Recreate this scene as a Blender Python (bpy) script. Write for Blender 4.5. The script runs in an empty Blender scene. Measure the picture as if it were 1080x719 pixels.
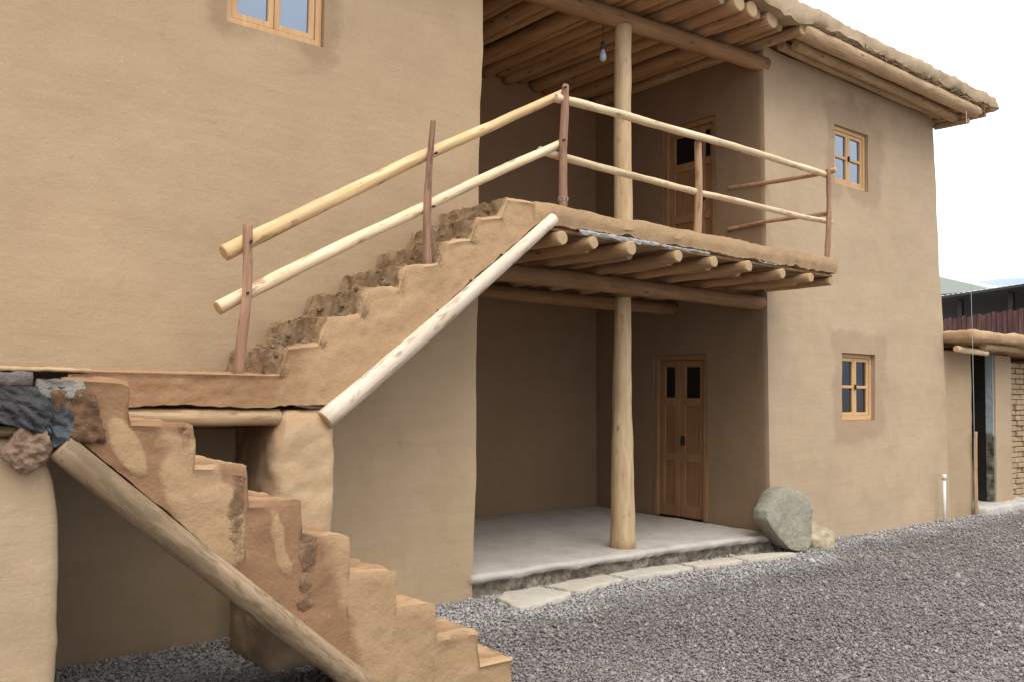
import bpy, bmesh, math, random
import numpy as np
from mathutils import Vector, Matrix, noise
random.seed(7)
rng = np.random.default_rng(11)
C = bpy.context.scene.collection
R = math.radians
GZ = 0.07                                   # level of the gravel yard

# ------------------------------------------------------------------ helpers
WORLD = {}                                  # world matrix of every object made here


def fbm(p, s, o=3):
    return noise.fractal(Vector(p) * s, 1.0, 2.0, o, noise_basis='PERLIN_ORIGINAL')


def link(o, parent=None, W=None):
    C.objects.link(o)
    W = W or Matrix.Identity(4)
    WORLD[o.name] = W.copy()
    if parent is not None:
        o.parent = parent
        o.matrix_basis = WORLD[parent.name].inverted() @ W
    else:
        o.matrix_basis = W
    return o


def thing(name, label, cat, loc, group=None):
    o = bpy.data.objects.new(name, None)
    o.empty_display_size = 0.2
    link(o, None, Matrix.Translation(loc))
    tag(o, label, cat, group)
    return o


def tag(o, label=None, cat=None, group=None, kind=None):
    if label: o['label'] = label
    if cat: o['category'] = cat
    if group: o['group'] = group
    if kind: o['kind'] = kind
    return o


def mesh_obj(name, me, mat, parent=None, origin=None):
    """mesh whose vertices are in world space; moved so its origin is at 'origin' or its parent's"""
    if origin is None:
        origin = WORLD[parent.name].translation.copy() if parent is not None else Vector((0, 0, 0))
    origin = Vector(origin)
    me.transform(Matrix.Translation(-origin))
    mats = mat if isinstance(mat, (list, tuple)) else [mat]
    if not me.materials:
        for m in mats: me.materials.append(m)
    o = bpy.data.objects.new(name, me)
    return link(o, parent, Matrix.Translation(origin))


def bm_obj(name, bm, mat, parent=None, smooth=False, origin=None):
    me = bpy.data.meshes.new(name)
    bm.normal_update()
    bm.to_mesh(me); bm.free()
    if smooth:
        for p in me.polygons: p.use_smooth = True
    return mesh_obj(name, me, mat, parent, origin)


def add_box(bm, x0, x1, y0, y1, z0, z1, bev=0.0, mi=0):
    r = bmesh.ops.create_cube(bm, size=1.0)
    vs = r['verts']
    for v in vs:
        v.co = Vector((x0 + (v.co.x + .5) * (x1 - x0), y0 + (v.co.y + .5) * (y1 - y0), z0 + (v.co.z + .5) * (z1 - z0)))
    fs = set(f for v in vs for f in v.link_faces)
    for f in fs: f.material_index = mi
    if bev > 0:
        es = list(set(e for v in vs for e in v.link_edges))
        bmesh.ops.bevel(bm, geom=es, offset=bev, segments=2, affect='EDGES', profile=.5)


def box_obj(name, dims, mat, parent=None, bev=0.004, origin=None):
    bm = bmesh.new()
    for d in (dims if isinstance(dims[0], (tuple, list)) else [dims]):
        add_box(bm, *d, bev=bev)
    return bm_obj(name, bm, mat, parent, origin=origin)


def lattice(us, vs, keep, put, d0, d1, bev=.004):
    """one connected frame: the kept cells of a grid, given thickness; put(u, v, d) -> point"""
    bm = bmesh.new(); vd = {}

    def V(i, j, k):
        if (i, j, k) not in vd: vd[i, j, k] = bm.verts.new(put(us[i], vs[j], d1 if k else d0))
        return vd[i, j, k]
    K = lambda i, j: 0 <= i < len(us) - 1 and 0 <= j < len(vs) - 1 and keep(i, j)
    for i in range(len(us) - 1):
        for j in range(len(vs) - 1):
            if not K(i, j): continue
            bm.faces.new((V(i, j, 0), V(i + 1, j, 0), V(i + 1, j + 1, 0), V(i, j + 1, 0)))
            bm.faces.new((V(i, j, 1), V(i, j + 1, 1), V(i + 1, j + 1, 1), V(i + 1, j, 1)))
            for di, dj, a, b in ((-1, 0, (i, j), (i, j + 1)), (1, 0, (i + 1, j), (i + 1, j + 1)), (0, -1, (i, j), (i + 1, j)), (0, 1, (i, j + 1), (i + 1, j + 1))):
                if not K(i + di, j + dj): bm.faces.new((V(*a, 0), V(*b, 0), V(*b, 1), V(*a, 1)))
    bmesh.ops.recalc_face_normals(bm, faces=bm.faces[:])
    es = [e for e in bm.edges if len(e.link_faces) == 2 and e.calc_face_angle(0) > 1]
    if bev: bmesh.ops.bevel(bm, geom=es, offset=bev, segments=1, affect='EDGES')
    return bm


# ---- dense box for mud walls: rounded corners, hand-levelled faces
def dense_box_bm(x0, x1, y0, y1, z0, z1, seg=.08, rad=.03, amp=.010, warp=None, sc=1.3, faces='xXyYzZ', fine=0.0, fsc=9.0):
    bm = bmesh.new()
    lo, hi = Vector((x0, y0, z0)), Vector((x1, y1, z1))
    n = [max(1, int(math.ceil((hi[i] - lo[i]) / seg))) for i in range(3)]
    vd = {}

    def vert(ijk):
        v = vd.get(ijk)
        if v is None:
            p = Vector([lo[k] + (hi[k] - lo[k]) * ijk[k] / n[k] for k in range(3)])
            q = Vector([min(max(p[k], lo[k] + rad), hi[k] - rad) for k in range(3)])
            dlt = p - q
            if dlt.length > 1e-6:
                nrm = dlt.normalized(); p = q + nrm * rad if (abs(dlt.x) > 1e-6) + (abs(dlt.y) > 1e-6) + (abs(dlt.z) > 1e-6) > 1 else p
            else:
                nrm = Vector((0, 0, 1))
            h = amp * fbm(p, sc) + amp * .4 * fbm(p, sc * 3.3)
            if fine: h += fine * fbm(p, fsc, 3)
            p = p + nrm * h
            if warp: p = warp(p)
            v = bm.verts.new(p); vd[ijk] = v
        return v
    for ax, side, ch in ((0, 0, 'x'), (0, 1, 'X'), (1, 0, 'y'), (1, 1, 'Y'), (2, 0, 'z'), (2, 1, 'Z')):
        if ch not in faces: continue
        a, b = [(1, 2), (0, 2), (0, 1)][ax]
        for i in range(n[a]):
            for j in range(n[b]):
                q = []
                for di, dj in ((0, 0), (1, 0), (1, 1), (0, 1)):
                    k = [0, 0, 0]; k[ax] = n[ax] * side; k[a] = i + di; k[b] = j + dj
                    q.append(vert(tuple(k)))
                flip = (side == 0) ^ (ax == 1)
                bm.faces.new(q[::-1] if flip else q)
    return bm


def cut(o, boxes):
    """boolean window and door openings into a wall"""
    cutters = []
    for b in boxes:
        bm = bmesh.new(); add_box(bm, *b)
        me = bpy.data.meshes.new('cut'); bm.to_mesh(me); bm.free()
        c = bpy.data.objects.new('cut', me); C.objects.link(c); cutters.append(c)
        m = o.modifiers.new('cut', 'BOOLEAN'); m.object = c; m.operation = 'DIFFERENCE'; m.solver = 'EXACT'
    bpy.context.view_layer.update()
    dg = bpy.context.evaluated_depsgraph_get()
    me = bpy.data.meshes.new_from_object(o.evaluated_get(dg))
    o.modifiers.clear(); o.data = me
    for c in cutters: bpy.data.objects.remove(c)


def set_attr(me, name, fn):
    a = me.attributes.new(name, 'FLOAT', 'POINT')
    a.data.foreach_set('value', np.array([fn(v.co) for v in me.vertices], dtype=np.float32))


def smooth_by_angle(me, ang=40):
    for p in me.polygons: p.use_smooth = True
    try: me.set_sharp_from_angle(angle=R(ang))
    except Exception: pass


# ---- logs: built along local Z, so the grain follows each log
def log_mesh(L, r0, r1, seed=0, bow=.01, lump=.05, sides=14, step=.09, ragged=.0):
    bm = bmesh.new()
    n = max(2, int(L / step))
    rings = []
    ph = seed * 3.7
    for i in range(n + 1):
        t = i / n
        r = r0 + (r1 - r0) * t
        ox = bow * math.sin(math.pi * t) * math.cos(ph) + bow * .5 * noise.noise(Vector((t * L * 1.1, seed, 0)))
        oy = bow * math.sin(math.pi * t) * math.sin(ph) + bow * .5 * noise.noise(Vector((t * L * 1.1, seed, 7)))
        ring = []
        for k in range(sides):
            a = 2 * math.pi * k / sides
            rr = r * (1 + lump * fbm((math.cos(a) * .8 + seed, math.sin(a) * .8, t * L * 2.2), 1.5))
            z = t * L
            if ragged and i in (0, n): z += ragged * noise.noise(Vector((a, seed, i)))
            ring.append(bm.verts.new((ox + rr * math.cos(a), oy + rr * math.sin(a), z)))
        rings.append(ring)
    for i in range(n):
        for k in range(sides):
            f = bm.faces.new((rings[i][k], rings[i][(k + 1) % sides], rings[i + 1][(k + 1) % sides], rings[i + 1][k]))
            f.smooth = True
    for ring, s in ((rings[0], -1), (rings[-1], 1)):
        c = sum((v.co for v in ring), Vector()) / sides
        inner = [bm.verts.new(c + (v.co - c) * .86 + Vector((0, 0, s * .006))) for v in ring]
        cv = bm.verts.new(c + Vector((0, 0, s * .007)))
        for k in range(sides):
            q = (ring[k], ring[(k + 1) % sides], inner[(k + 1) % sides], inner[k])
            f = bm.faces.new(q if s > 0 else q[::-1]); f.material_index = 1
            t3 = (inner[k], inner[(k + 1) % sides], cv)
            f = bm.faces.new(t3 if s > 0 else t3[::-1]); f.material_index = 1
    me = bpy.data.meshes.new('log')
    bm.to_mesh(me); bm.free()
    return me


def log_mat(p0, p1):
    p0, p1 = Vector(p0), Vector(p1)
    d = (p1 - p0)
    return Matrix.Translation(p0) @ d.to_track_quat('Z', 'Y').to_matrix().to_4x4()


def log(name, p0, p1, r0, r1=None, mats=None, parent=None, seed=None, **kw):
    if r0 < .05 and 'step' not in kw: kw['step'] = .045; kw['lump'] = kw.get('lump', .05) * 1.9; kw['bow'] = kw.get('bow', .01) * 1.4
    r1 = r0 if r1 is None else r1
    seed = random.random() * 50 if seed is None else seed
    me = log_mesh((Vector(p1) - Vector(p0)).length, r0, r1, seed, **kw)
    for m in mats: me.materials.append(m)
    o = bpy.data.objects.new(name, me)
    return link(o, parent, log_mat(p0, p1))


# ------------------------------------------------------------------ materials
class NT:
    def __init__(s, name):
        s.m = bpy.data.materials.new(name); s.m.use_nodes = True
        s.t = s.m.node_tree; s.b = s.t.nodes['Principled BSDF']
        s.b.inputs['Roughness'].default_value = .9
        try: s.b.inputs['Specular IOR Level'].default_value = .2
        except Exception: pass

    def n(s, typ, **kw):
        nd = s.t.nodes.new(typ)
        for k, v in kw.items():
            if k in nd.inputs.keys():
                i = nd.inputs[k]
                if hasattr(v, 'links') or isinstance(v, bpy.types.NodeSocket): s.t.links.new(v, i)
                else: i.default_value = v
            else: setattr(nd, k, v)
        return nd

    def l(s, a, b): s.t.links.new(a, b)

    def coords(s, scale=(1, 1, 1), kind='Object', rot=(0, 0, 0)):
        tc = s.n('ShaderNodeTexCoord'); mp = s.n('ShaderNodeMapping')
        mp.inputs['Scale'].default_value = scale; mp.inputs['Rotation'].default_value = rot
        s.l(tc.outputs[kind], mp.inputs['Vector'])
        return mp.outputs['Vector']

    def noise(s, vec, scale, detail=4, rough=.6, dist=0):
        nd = s.n('ShaderNodeTexNoise')
        nd.inputs['Scale'].default_value = scale; nd.inputs['Detail'].default_value = detail
        nd.inputs['Roughness'].default_value = rough; nd.inputs['Distortion'].default_value = dist
        s.l(vec, nd.inputs['Vector'])
        return nd.outputs['Fac']

    def ramp(s, fac, stops, interp='LINEAR'):
        nd = s.n('ShaderNodeValToRGB'); cr = nd.color_ramp; cr.interpolation = interp
        while len(cr.elements) > len(stops): cr.elements.remove(cr.elements[-1])
        while len(cr.elements) < len(stops): cr.elements.new(.5)
        for e, (p, c) in zip(cr.elements, stops):
            e.position = p
            e.color = (c, c, c, 1) if isinstance(c, (int, float)) else (*c, 1)
        s.l(fac, nd.inputs['Fac'])
        return nd.outputs['Color']

    def mix(s, fac, a, b, mode='MIX'):
        nd = s.n('ShaderNodeMix'); nd.data_type = 'RGBA'; nd.blend_type = mode
        for sock, v in ((nd.inputs[0], fac), (nd.inputs[6], a), (nd.inputs[7], b)):
            if isinstance(v, bpy.types.NodeSocket): s.l(v, sock)
            elif isinstance(v, (int, float)): sock.default_value = v
            else: sock.default_value = (*v, 1)
        return nd.outputs[2]

    def math(s, op, a, b=None, clamp=False):
        nd = s.n('ShaderNodeMath'); nd.operation = op; nd.use_clamp = clamp
        for sock, v in ((nd.inputs[0], a), (nd.inputs[1], b)):
            if v is None: continue
            if isinstance(v, bpy.types.NodeSocket): s.l(v, sock)
            else: sock.default_value = v
        return nd.outputs[0]

    def bump(s, h, strength=.5, dist=.02, prev=None):
        nd = s.n('ShaderNodeBump')
        nd.inputs['Strength'].default_value = strength; nd.inputs['Distance'].default_value = dist
        s.l(h, nd.inputs['Height'])
        if prev is not None: s.l(prev, nd.inputs['Normal'])
        return nd.outputs['Normal']

    def attr(s, name):
        nd = s.n('ShaderNodeAttribute'); nd.attribute_name = name
        return nd.outputs['Fac']

    def out(s, col=None, nrm=None, rough=None):
        if col is not None:
            if isinstance(col, bpy.types.NodeSocket): s.l(col, s.b.inputs['Base Color'])
            else: s.b.inputs['Base Color'].default_value = (*col, 1)
        if nrm is not None: s.l(nrm, s.b.inputs['Normal'])
        if rough is not None:
            if isinstance(rough, bpy.types.NodeSocket): s.l(rough, s.b.inputs['Roughness'])
            else: s.b.inputs['Roughness'].default_value = rough
        return s.m


def sc(c, k): return tuple(x * k for x in c)


def mud(name, c, cmask, crough=None, bump=.5, straw=.5, streak=True, cshade=None):
    n = NT(name)
    v = n.coords()
    big = n.noise(v, .55, 4, .6, .3)
    med = n.noise(v, 3.2, 5, .65, .2)
    col = n.mix(n.ramp(big, [(.30, 0.), (.72, 1.)]), sc(c, .90), (c[0] * 1.07, c[1] * 1.06, c[2] * 1.05))
    col = n.mix(n.math('MULTIPLY', n.ramp(med, [(.45, 0.), (.75, 1.)]), .52), col, (c[0] * .84, c[1] * .80, c[2] * .74))
    # horizontal trowel drags
    vs = n.coords((.7, .7, 7.0), rot=(0, R(4), 0))
    drag = n.noise(vs, 2.0, 4, .6, .5)
    if streak:
        col = n.mix(n.math('MULTIPLY', n.ramp(drag, [(.52, 0.), (.72, 1.)]), .30), col, (c[0] * .82, c[1] * .79, c[2] * .74))
        col = n.mix(n.math('MULTIPLY', n.ramp(drag, [(.25, 1.), (.42, 0.)]), .25), col, (min(1, c[0] * 1.16), c[1] * 1.17, c[2] * 1.2))
    # second coat and wet patches
    m = n.attr('mask')
    mm = n.ramp(n.math('ADD', m, n.math('MULTIPLY', n.math('SUBTRACT', n.noise(v, 9, 5, .7), .5), .55)), [(.36, 0.), (.66, 1.)])
    cm = n.mix(n.math('MULTIPLY', med, .5), cmask, sc(cmask, .82))
    col = n.mix(mm, col, cm)
    if crough:
        rg = n.attr('rough')
        rgm = n.ramp(n.math('ADD', rg, n.math('MULTIPLY', n.math('SUBTRACT', n.noise(v, 16, 5, .7), .5), .7)), [(.34, 0.), (.82, 1.)])
        cr = n.mix(n.ramp(n.noise(v, 19, 6, .75), [(.34, 0.), (.54, 1.)]), crough[0], crough[1])
        col = n.mix(rgm, col, cr)
    if cshade:
        col = n.mix(n.attr('inner'), col, n.mix(med, cshade, sc(cshade, .85)))  # painted porch shade where the attribute is set
    # straw flecks
    fl = None
    for k, (rot, s1) in enumerate((((0, 0, R(20)), 1.), ((R(70), R(15), R(80)), 1.2))):
        vv = n.coords((150 * s1, 150 * s1, 22), rot=rot) if k == 0 else n.coords((24, 150, 150), rot=rot)
        f = n.ramp(n.noise(vv, 1.0, 1, .5, .6), [(.70, 0.), (.76, 1.)])
        fl = f if fl is None else n.mix(1.0, fl, f, 'LIGHTEN')
    col = n.mix(n.math('MULTIPLY', fl, straw), col, (.62, .50, .30))
    pit = n.ramp(n.noise(v, 8.5, 3, .55), [(.70, 0.), (.76, 1.)])
    col = n.mix(n.math('MULTIPLY', pit, .40), col, (c[0] * .66, c[1] * .62, c[2] * .56))
    grit = n.noise(v, 60, 3, .7)
    col = n.mix(n.math('MULTIPLY', n.ramp(grit, [(.56, 0.), (.70, 1.)]), .20), col, sc(c, .58))
    b1 = n.bump(drag, bump * .40, .012) if streak else None
    b2 = n.bump(med, bump * .65, .03, b1)
    b3 = n.bump(n.noise(v, 26, 6, .75), bump * .50, .010, b2)
    b4 = n.bump(grit, bump * .7, .004, b3)
    if crough:
        b4 = n.bump(n.math('MULTIPLY', n.noise(v, 30, 6, .8), rgm), 1.0, .03, b4)
    return n.out(col, b4, .95)


def wood(name, a, b, knots=True, rough=.7, dark=.5, grain=1.0, var=.22, fleck=None, fth=.55):
    """round timber: grain along local Z, knots, tone varies between logs"""
    n = NT(name)
    oi = n.n('ShaderNodeObjectInfo')
    off = n.n('ShaderNodeCombineXYZ')
    n.l(n.math('MULTIPLY', oi.outputs['Random'], 37.0), off.inputs[2]); n.l(n.math('MULTIPLY', oi.outputs['Random'], 11.0), off.inputs[0])
    tc = n.n('ShaderNodeTexCoord')
    ad = n.n('ShaderNodeVectorMath'); ad.operation = 'ADD'
    n.l(tc.outputs['Object'], ad.inputs[0]); n.l(off.outputs[0], ad.inputs[1])

    def mp(s):
        m = n.n('ShaderNodeMapping'); m.inputs['Scale'].default_value = s; n.l(ad.outputs[0], m.inputs['Vector']); return m.outputs[0]
    g = n.noise(mp((30, 30, 2.2)), 1.4, 5, .65, .5)
    pz = n.noise(mp((4, 4, 1.2)), 1.6, 3, .6)
    col = n.mix(n.ramp(g, [(.33, 0.), (.68, 1.)]), b, a)
    col = n.mix(n.math('MULTIPLY', n.ramp(pz, [(.40, 1.), (.62, 0.)]), .55), col, sc(b, .8))
    if knots:
        vo = n.n('ShaderNodeTexVoronoi'); vo.inputs['Scale'].default_value = 1.0
        n.l(mp((9, 9, 3.6)), vo.inputs['Vector'])
        kn = n.ramp(vo.outputs['Distance'], [(.07, 1.), (.16, 0.)])
        col = n.mix(n.math('MULTIPLY', kn, .7), col, sc(b, dark * .75))
    if fleck:
        pk = n.ramp(n.noise(mp((9, 9, 2.5)), 2.2, 4, .7, .4), [(fth, 0.), (fth + .07, 1.)])
        col = n.mix(n.math('MULTIPLY', pk, .8), col, fleck)
    crack = n.ramp(n.noise(mp((46, 46, .9)), 1., 2, .5, .3), [(.66, 0.), (.72, 1.)])
    col = n.mix(n.math('MULTIPLY', crack, .55), col, sc(b, .35))
    hv = n.n('ShaderNodeHueSaturation'); n.l(col, hv.inputs['Color'])
    n.l(n.math('ADD', n.math('MULTIPLY', oi.outputs['Random'], 2 * var), 1 - var), hv.inputs['Value'])
    b1 = n.bump(g, .5 * grain, .006); b2 = n.bump(crack, -.6, .004, b1)
    return n.out(hv.outputs[0], b2, rough)


def endgrain(name, a, b, k=.6):
    n = NT(name)
    v = n.coords()
    w = n.n('ShaderNodeTexWave'); w.wave_type = 'RINGS'; w.rings_direction = 'Z'
    w.inputs['Scale'].default_value = 38; w.inputs['Distortion'].default_value = 3; w.inputs['Detail'].default_value = 3
    n.l(v, w.inputs['Vector'])
    col = n.mix(n.math('MULTIPLY', w.outputs['Fac'], k), a, b)
    col = n.mix(n.math('MULTIPLY', n.noise(v, 30, 4, .7), .5), col, sc(b, .6))
    return n.out(col, n.bump(n.noise(v, 60, 4, .7), .5, .004), .85)


def joinery(name, a, b, axis=2, rough=.5):
    n = NT(name)
    s = [30, 30, 30]; s[axis] = 1.6
    g = n.noise(n.coords(tuple(s)), 1.3, 5, .65, .6)
    col = n.mix(n.ramp(g, [(.32, 0.), (.68, 1.)]), b, a)
    bl = n.noise(n.coords(), 2.5, 4, .6)
    col = n.mix(n.math('MULTIPLY', n.ramp(bl, [(.4, 1.), (.65, 0.)]), .4), col, sc(b, .85))
    return n.out(col, n.bump(g, .25, .003), rough)


def plain(name, c, rough=.8, var=.2, scale=8, bump=.3, metal=0, dist=.01):
    n = NT(name)
    v = n.coords()
    f = n.noise(v, scale, 5, .65)
    col = n.mix(n.ramp(f, [(.3, 0.), (.7, 1.)]), sc(c, 1 - var), sc(c, 1 + var))
    n.b.inputs['Metallic'].default_value = metal
    return n.out(col, n.bump(n.noise(v, scale * 4, 5, .7), bump, dist), rough)


MUD = (.408, .297, .183)
M = {}
M['mud'] = mud('facade_mud', MUD, (.325, .226, .134), straw=.22)
M['mud_pale'] = mud('facade_mud_pale', (.435, .325, .212), (.375, .268, .172), straw=.22, cshade=(.275, .184, .108))
M['mud_shaded'] = mud('porch_mud_shaded', (.27, .178, .104), (.23, .152, .088), straw=.2)  # same mud darkened: recess shade put into the colour
M['stair_mud'] = mud('stair_mud', (.262, .148, .078), (.378, .244, .132), ((.16, .095, .052), (.27, .16, .088)), bump=.9, straw=.15, streak=False)
M['flight_mud'] = mud('flight_mud', (.388, .250, .136), (.305, .175, .090), ((.26, .165, .09), (.42, .285, .16)), bump=.9, straw=.2, streak=False)
M['pillar_mud'] = mud('pillar_mud', (.455, .322, .190), (.39, .25, .14), bump=.7, straw=.2, streak=False)
M['roof_mud'] = mud('roof_mud', (.37, .28, .18), (.25, .18, .10), bump=1.0, straw=.9, streak=False)
M['edge_mud'] = mud('edge_mud', (.392, .258, .142), (.31, .20, .11), bump=.9, straw=.6, streak=False)

END = endgrain('cut_end', (.60, .43, .24), (.42, .26, .12))
END_OLD = endgrain('weathered_end', (.31, .205, .125), (.23, .145, .085), .2)
M['joist'] = [wood('joist_wood', (.46, .29, .155), (.32, .185, .09), var=.2), endgrain('joist_end', (.47, .33, .19), (.33, .21, .11), .4)]
M['beam'] = [wood('beam_wood', (.33, .19, .092), (.22, .12, .055), var=.15), END]
M['post'] = [wood('post_wood', (.66, .51, .32), (.50, .34, .18), var=.05, fleck=(.40, .25, .12), fth=.60), END]
M['eave'] = [wood('eave_wood', (.50, .36, .21), (.33, .21, .115), var=.12, fleck=(.24, .15, .08), fth=.57), END]
M['rail'] = [wood('rail_wood', (.74, .54, .29), (.56, .36, .17), var=.07, rough=.65, fleck=(.30, .17, .08), fth=.58), END]
M['rail_pale'] = [wood('rail_pale_wood', (.76, .61, .41), (.60, .44, .26), var=.07, rough=.7, fleck=(.34, .21, .11), fth=.58), END]
M['rail_pink'] = [wood('rail_pink_wood', (.52, .34, .20), (.37, .215, .12), var=.12, fleck=(.22, .12, .065), fth=.55), END]
M['bark'] = [wood('red_bark', (.38, .22, .135), (.24, .13, .078), var=.12, fleck=(.17, .095, .06), fth=.56), END_OLD]
M['stringer_white'] = [wood('peeled_pole', (.68, .59, .47), (.55, .45, .33), var=.04, fleck=(.34, .22, .13)), END]
M['stringer'] = [wood('brown_pole', (.35, .25, .15), (.21, .14, .08), var=.05, fleck=(.15, .105, .06), fth=.50), END_OLD]
M['old_log'] = [wood('old_log', (.26, .16, .10), (.17, .10, .06)), END_OLD]
PINE_Z = joinery('pine_upright', (.64, .42, .22), (.50, .29, .13), 2)
PINE_X = joinery('pine_rail', (.62, .40, .20), (.49, .27, .11), 0)
DOOR = joinery('door_timber', (.37, .215, .108), (.27, .145, .068), 2, .45)
DOOR_PANEL = joinery('door_panel', (.34, .185, .088), (.24, .12, .055), 2, .45)
BOARD = plain('ceiling_reed', (.30, .185, .098), .9, .35, 14, .8)
CONC = plain('porch_concrete', (.36, .33, .30), .85, .10, 5, .3, dist=.004)
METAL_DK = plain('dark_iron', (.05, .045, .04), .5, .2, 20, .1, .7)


def glass():
    n = NT('window_glass')
    n.b.inputs['Base Color'].default_value = (.235, .275, .34, 1)
    n.b.inputs['Metallic'].default_value = .85
    n.b.inputs['Roughness'].default_value = .02
    n.b.inputs['IOR'].default_value = 1.6
    n.b.inputs['Specular IOR Level'].default_value = .5
    return n.out(None)


GLASS = glass()
n = NT('dark_pane'); n.b.inputs['Specular IOR Level'].default_value = .5; n.b.inputs['IOR'].default_value = 1.5
DARK_PANE = n.out((.008, .008, .008), None, .04)  # opaque black pane; the dark interior behind is put into its colour

# ------------------------------------------------------------------ camera (photo solved from its vanishing points)
VLx, VLy, VRx, VRy, CX, CY = -230., 400., 1705., 430., 540., 359.5
F = math.sqrt(-((VLx - CX) * (VRx - CX) + (VLy - CY) * (VRy - CY)))
xc = Vector(((VRx - CX) / F, (VRy - CY) / F, 1)).normalized()
yc = Vector(((VLx - CX) / F, (VLy - CY) / F, 1)).normalized()
zc = xc.cross(yc)
if zc.y > 0: zc = -zc
Mw = Matrix((xc, yc, zc))                   # camera (right, down, forward) -> world
cm = Matrix((Mw @ Vector((1, 0, 0)), Mw @ Vector((0, -1, 0)), Mw @ Vector((0, 0, -1)))).transposed().to_4x4()
cam = bpy.data.cameras.new('camera')
cam.sensor_width = 36; cam.lens = F / 1080 * 36; cam.clip_end = 5000; cam.clip_start = .05
co = bpy.data.objects.new('camera', cam)
co.matrix_world = Matrix.Translation((0, 0, 1.6)) @ cm
C.objects.link(co); bpy.context.scene.camera = co

# ------------------------------------------------------------------ light: bright overcast
sc_ = bpy.context.scene
SUN_EL, SUN_AZ = R(56), R(205)              # azimuth clockwise from +Y
w = bpy.data.worlds.new('World'); sc_.world = w; w.use_nodes = True
wt = w.node_tree
sky = wt.nodes.new('ShaderNodeTexSky'); sky.sky_type = 'NISHITA'; sky.sun_disc = False
sky.sun_elevation = SUN_EL; sky.sun_rotation = SUN_AZ; sky.air_density = 1.0; sky.dust_density = 2.5
mx = wt.nodes.new('ShaderNodeMix'); mx.data_type = 'RGBA'
tcw = wt.nodes.new('ShaderNodeTexCoord')
cn = wt.nodes.new('ShaderNodeTexNoise'); cn.inputs['Scale'].default_value = 2.2; cn.inputs['Detail'].default_value = 5
wt.links.new(tcw.outputs['Generated'], cn.inputs['Vector'])
cr = wt.nodes.new('ShaderNodeValToRGB'); cr.color_ramp.elements[0].position = .30; cr.color_ramp.elements[1].position = .62
cr.color_ramp.elements[0].color = (.62, .62, .62, 1); cr.color_ramp.elements[1].color = (.94, .94, .94, 1)
wt.links.new(cn.outputs['Fac'], cr.inputs['Fac'])
wt.links.new(cr.outputs['Color'], mx.inputs[0])
wt.links.new(sky.outputs['Color'], mx.inputs[6])
sepw = wt.nodes.new('ShaderNodeSeparateXYZ'); wt.links.new(tcw.outputs['Generated'], sepw.inputs[0])
mr = wt.nodes.new('ShaderNodeMapRange'); mr.inputs['From Min'].default_value = -.35; mr.inputs['From Max'].default_value = 1
mr.inputs['To Min'].default_value = .16; mr.inputs['To Max'].default_value = 1.55   # overcast: brightest overhead, heavier cloud low behind the camera
ym = wt.nodes.new('ShaderNodeMath'); ym.operation = 'MULTIPLY_ADD'; ym.inputs[1].default_value = .35
wt.links.new(sepw.outputs[1], ym.inputs[0]); wt.links.new(sepw.outputs[2], ym.inputs[2])
wt.links.new(ym.outputs[0], mr.inputs['Value'])
vm = wt.nodes.new('ShaderNodeVectorMath'); vm.operation = 'SCALE'; vm.inputs[0].default_value = (17.5, 17.9, 18.6)
wt.links.new(mr.outputs[0], vm.inputs['Scale'])
wt.links.new(vm.outputs[0], mx.inputs[7])
wt.links.new(mx.outputs[2], wt.nodes['Background'].inputs['Color'])
wt.nodes['Background'].inputs['Strength'].default_value = .12
sl = bpy.data.lights.new('sun', 'SUN'); sl.energy = 1.5; sl.angle = R(40); sl.color = (1, .95, .88)
so = bpy.data.objects.new('sun', sl); C.objects.link(so)
sd = Vector((math.sin(SUN_AZ) * math.cos(SUN_EL), math.cos(SUN_AZ) * math.cos(SUN_EL), math.sin(SUN_EL)))
so.rotation_euler = (-sd).to_track_quat('-Z', 'Y').to_euler()
so.location = sd * 30
vs_ = sc_.view_settings
vs_.view_transform = 'Standard'; vs_.look = 'None'; vs_.exposure = .34; vs_.gamma = 1; vs_.use_curve_mapping = False
sc_.cycles.max_bounces = 8; sc_.cycles.diffuse_bounces = 5
sc_.cycles.use_denoising = True

# ------------------------------------------------------------------ ground and gravel
def gravel_ground():
    n = NT('gravel_ground')
    v = n.coords()
    vo = n.n('ShaderNodeTexVoronoi'); vo.inputs['Scale'].default_value = 48; n.l(v, vo.inputs['Vector'])
    sp = n.n('ShaderNodeSeparateColor'); n.l(vo.outputs['Color'], sp.inputs[0])
    col = n.ramp(sp.outputs[0], [(0, (.10, .088, .083)), (.5, (.19, .168, .158)), (.85, (.27, .24, .22)), (1, (.42, .40, .36))])
    col = n.mix(n.math('MULTIPLY', n.noise(v, .8, 4), .35), col, (.26, .235, .22))
    return n.out(col, n.bump(vo.outputs['Distance'], -1, .02), .95)


bm = bmesh.new()
S = 2500
vs = [bm.verts.new(p) for p in ((-S, -S, GZ - .012), (S, -S, GZ - .012), (S, S, GZ - .012), (-S, S, GZ - .012))]
bm.faces.new(vs)
g = bm_obj('ground', bm, gravel_ground()); tag(g, 'grey gravel yard reaching up to the mud walls', 'ground', kind='structure')


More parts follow.
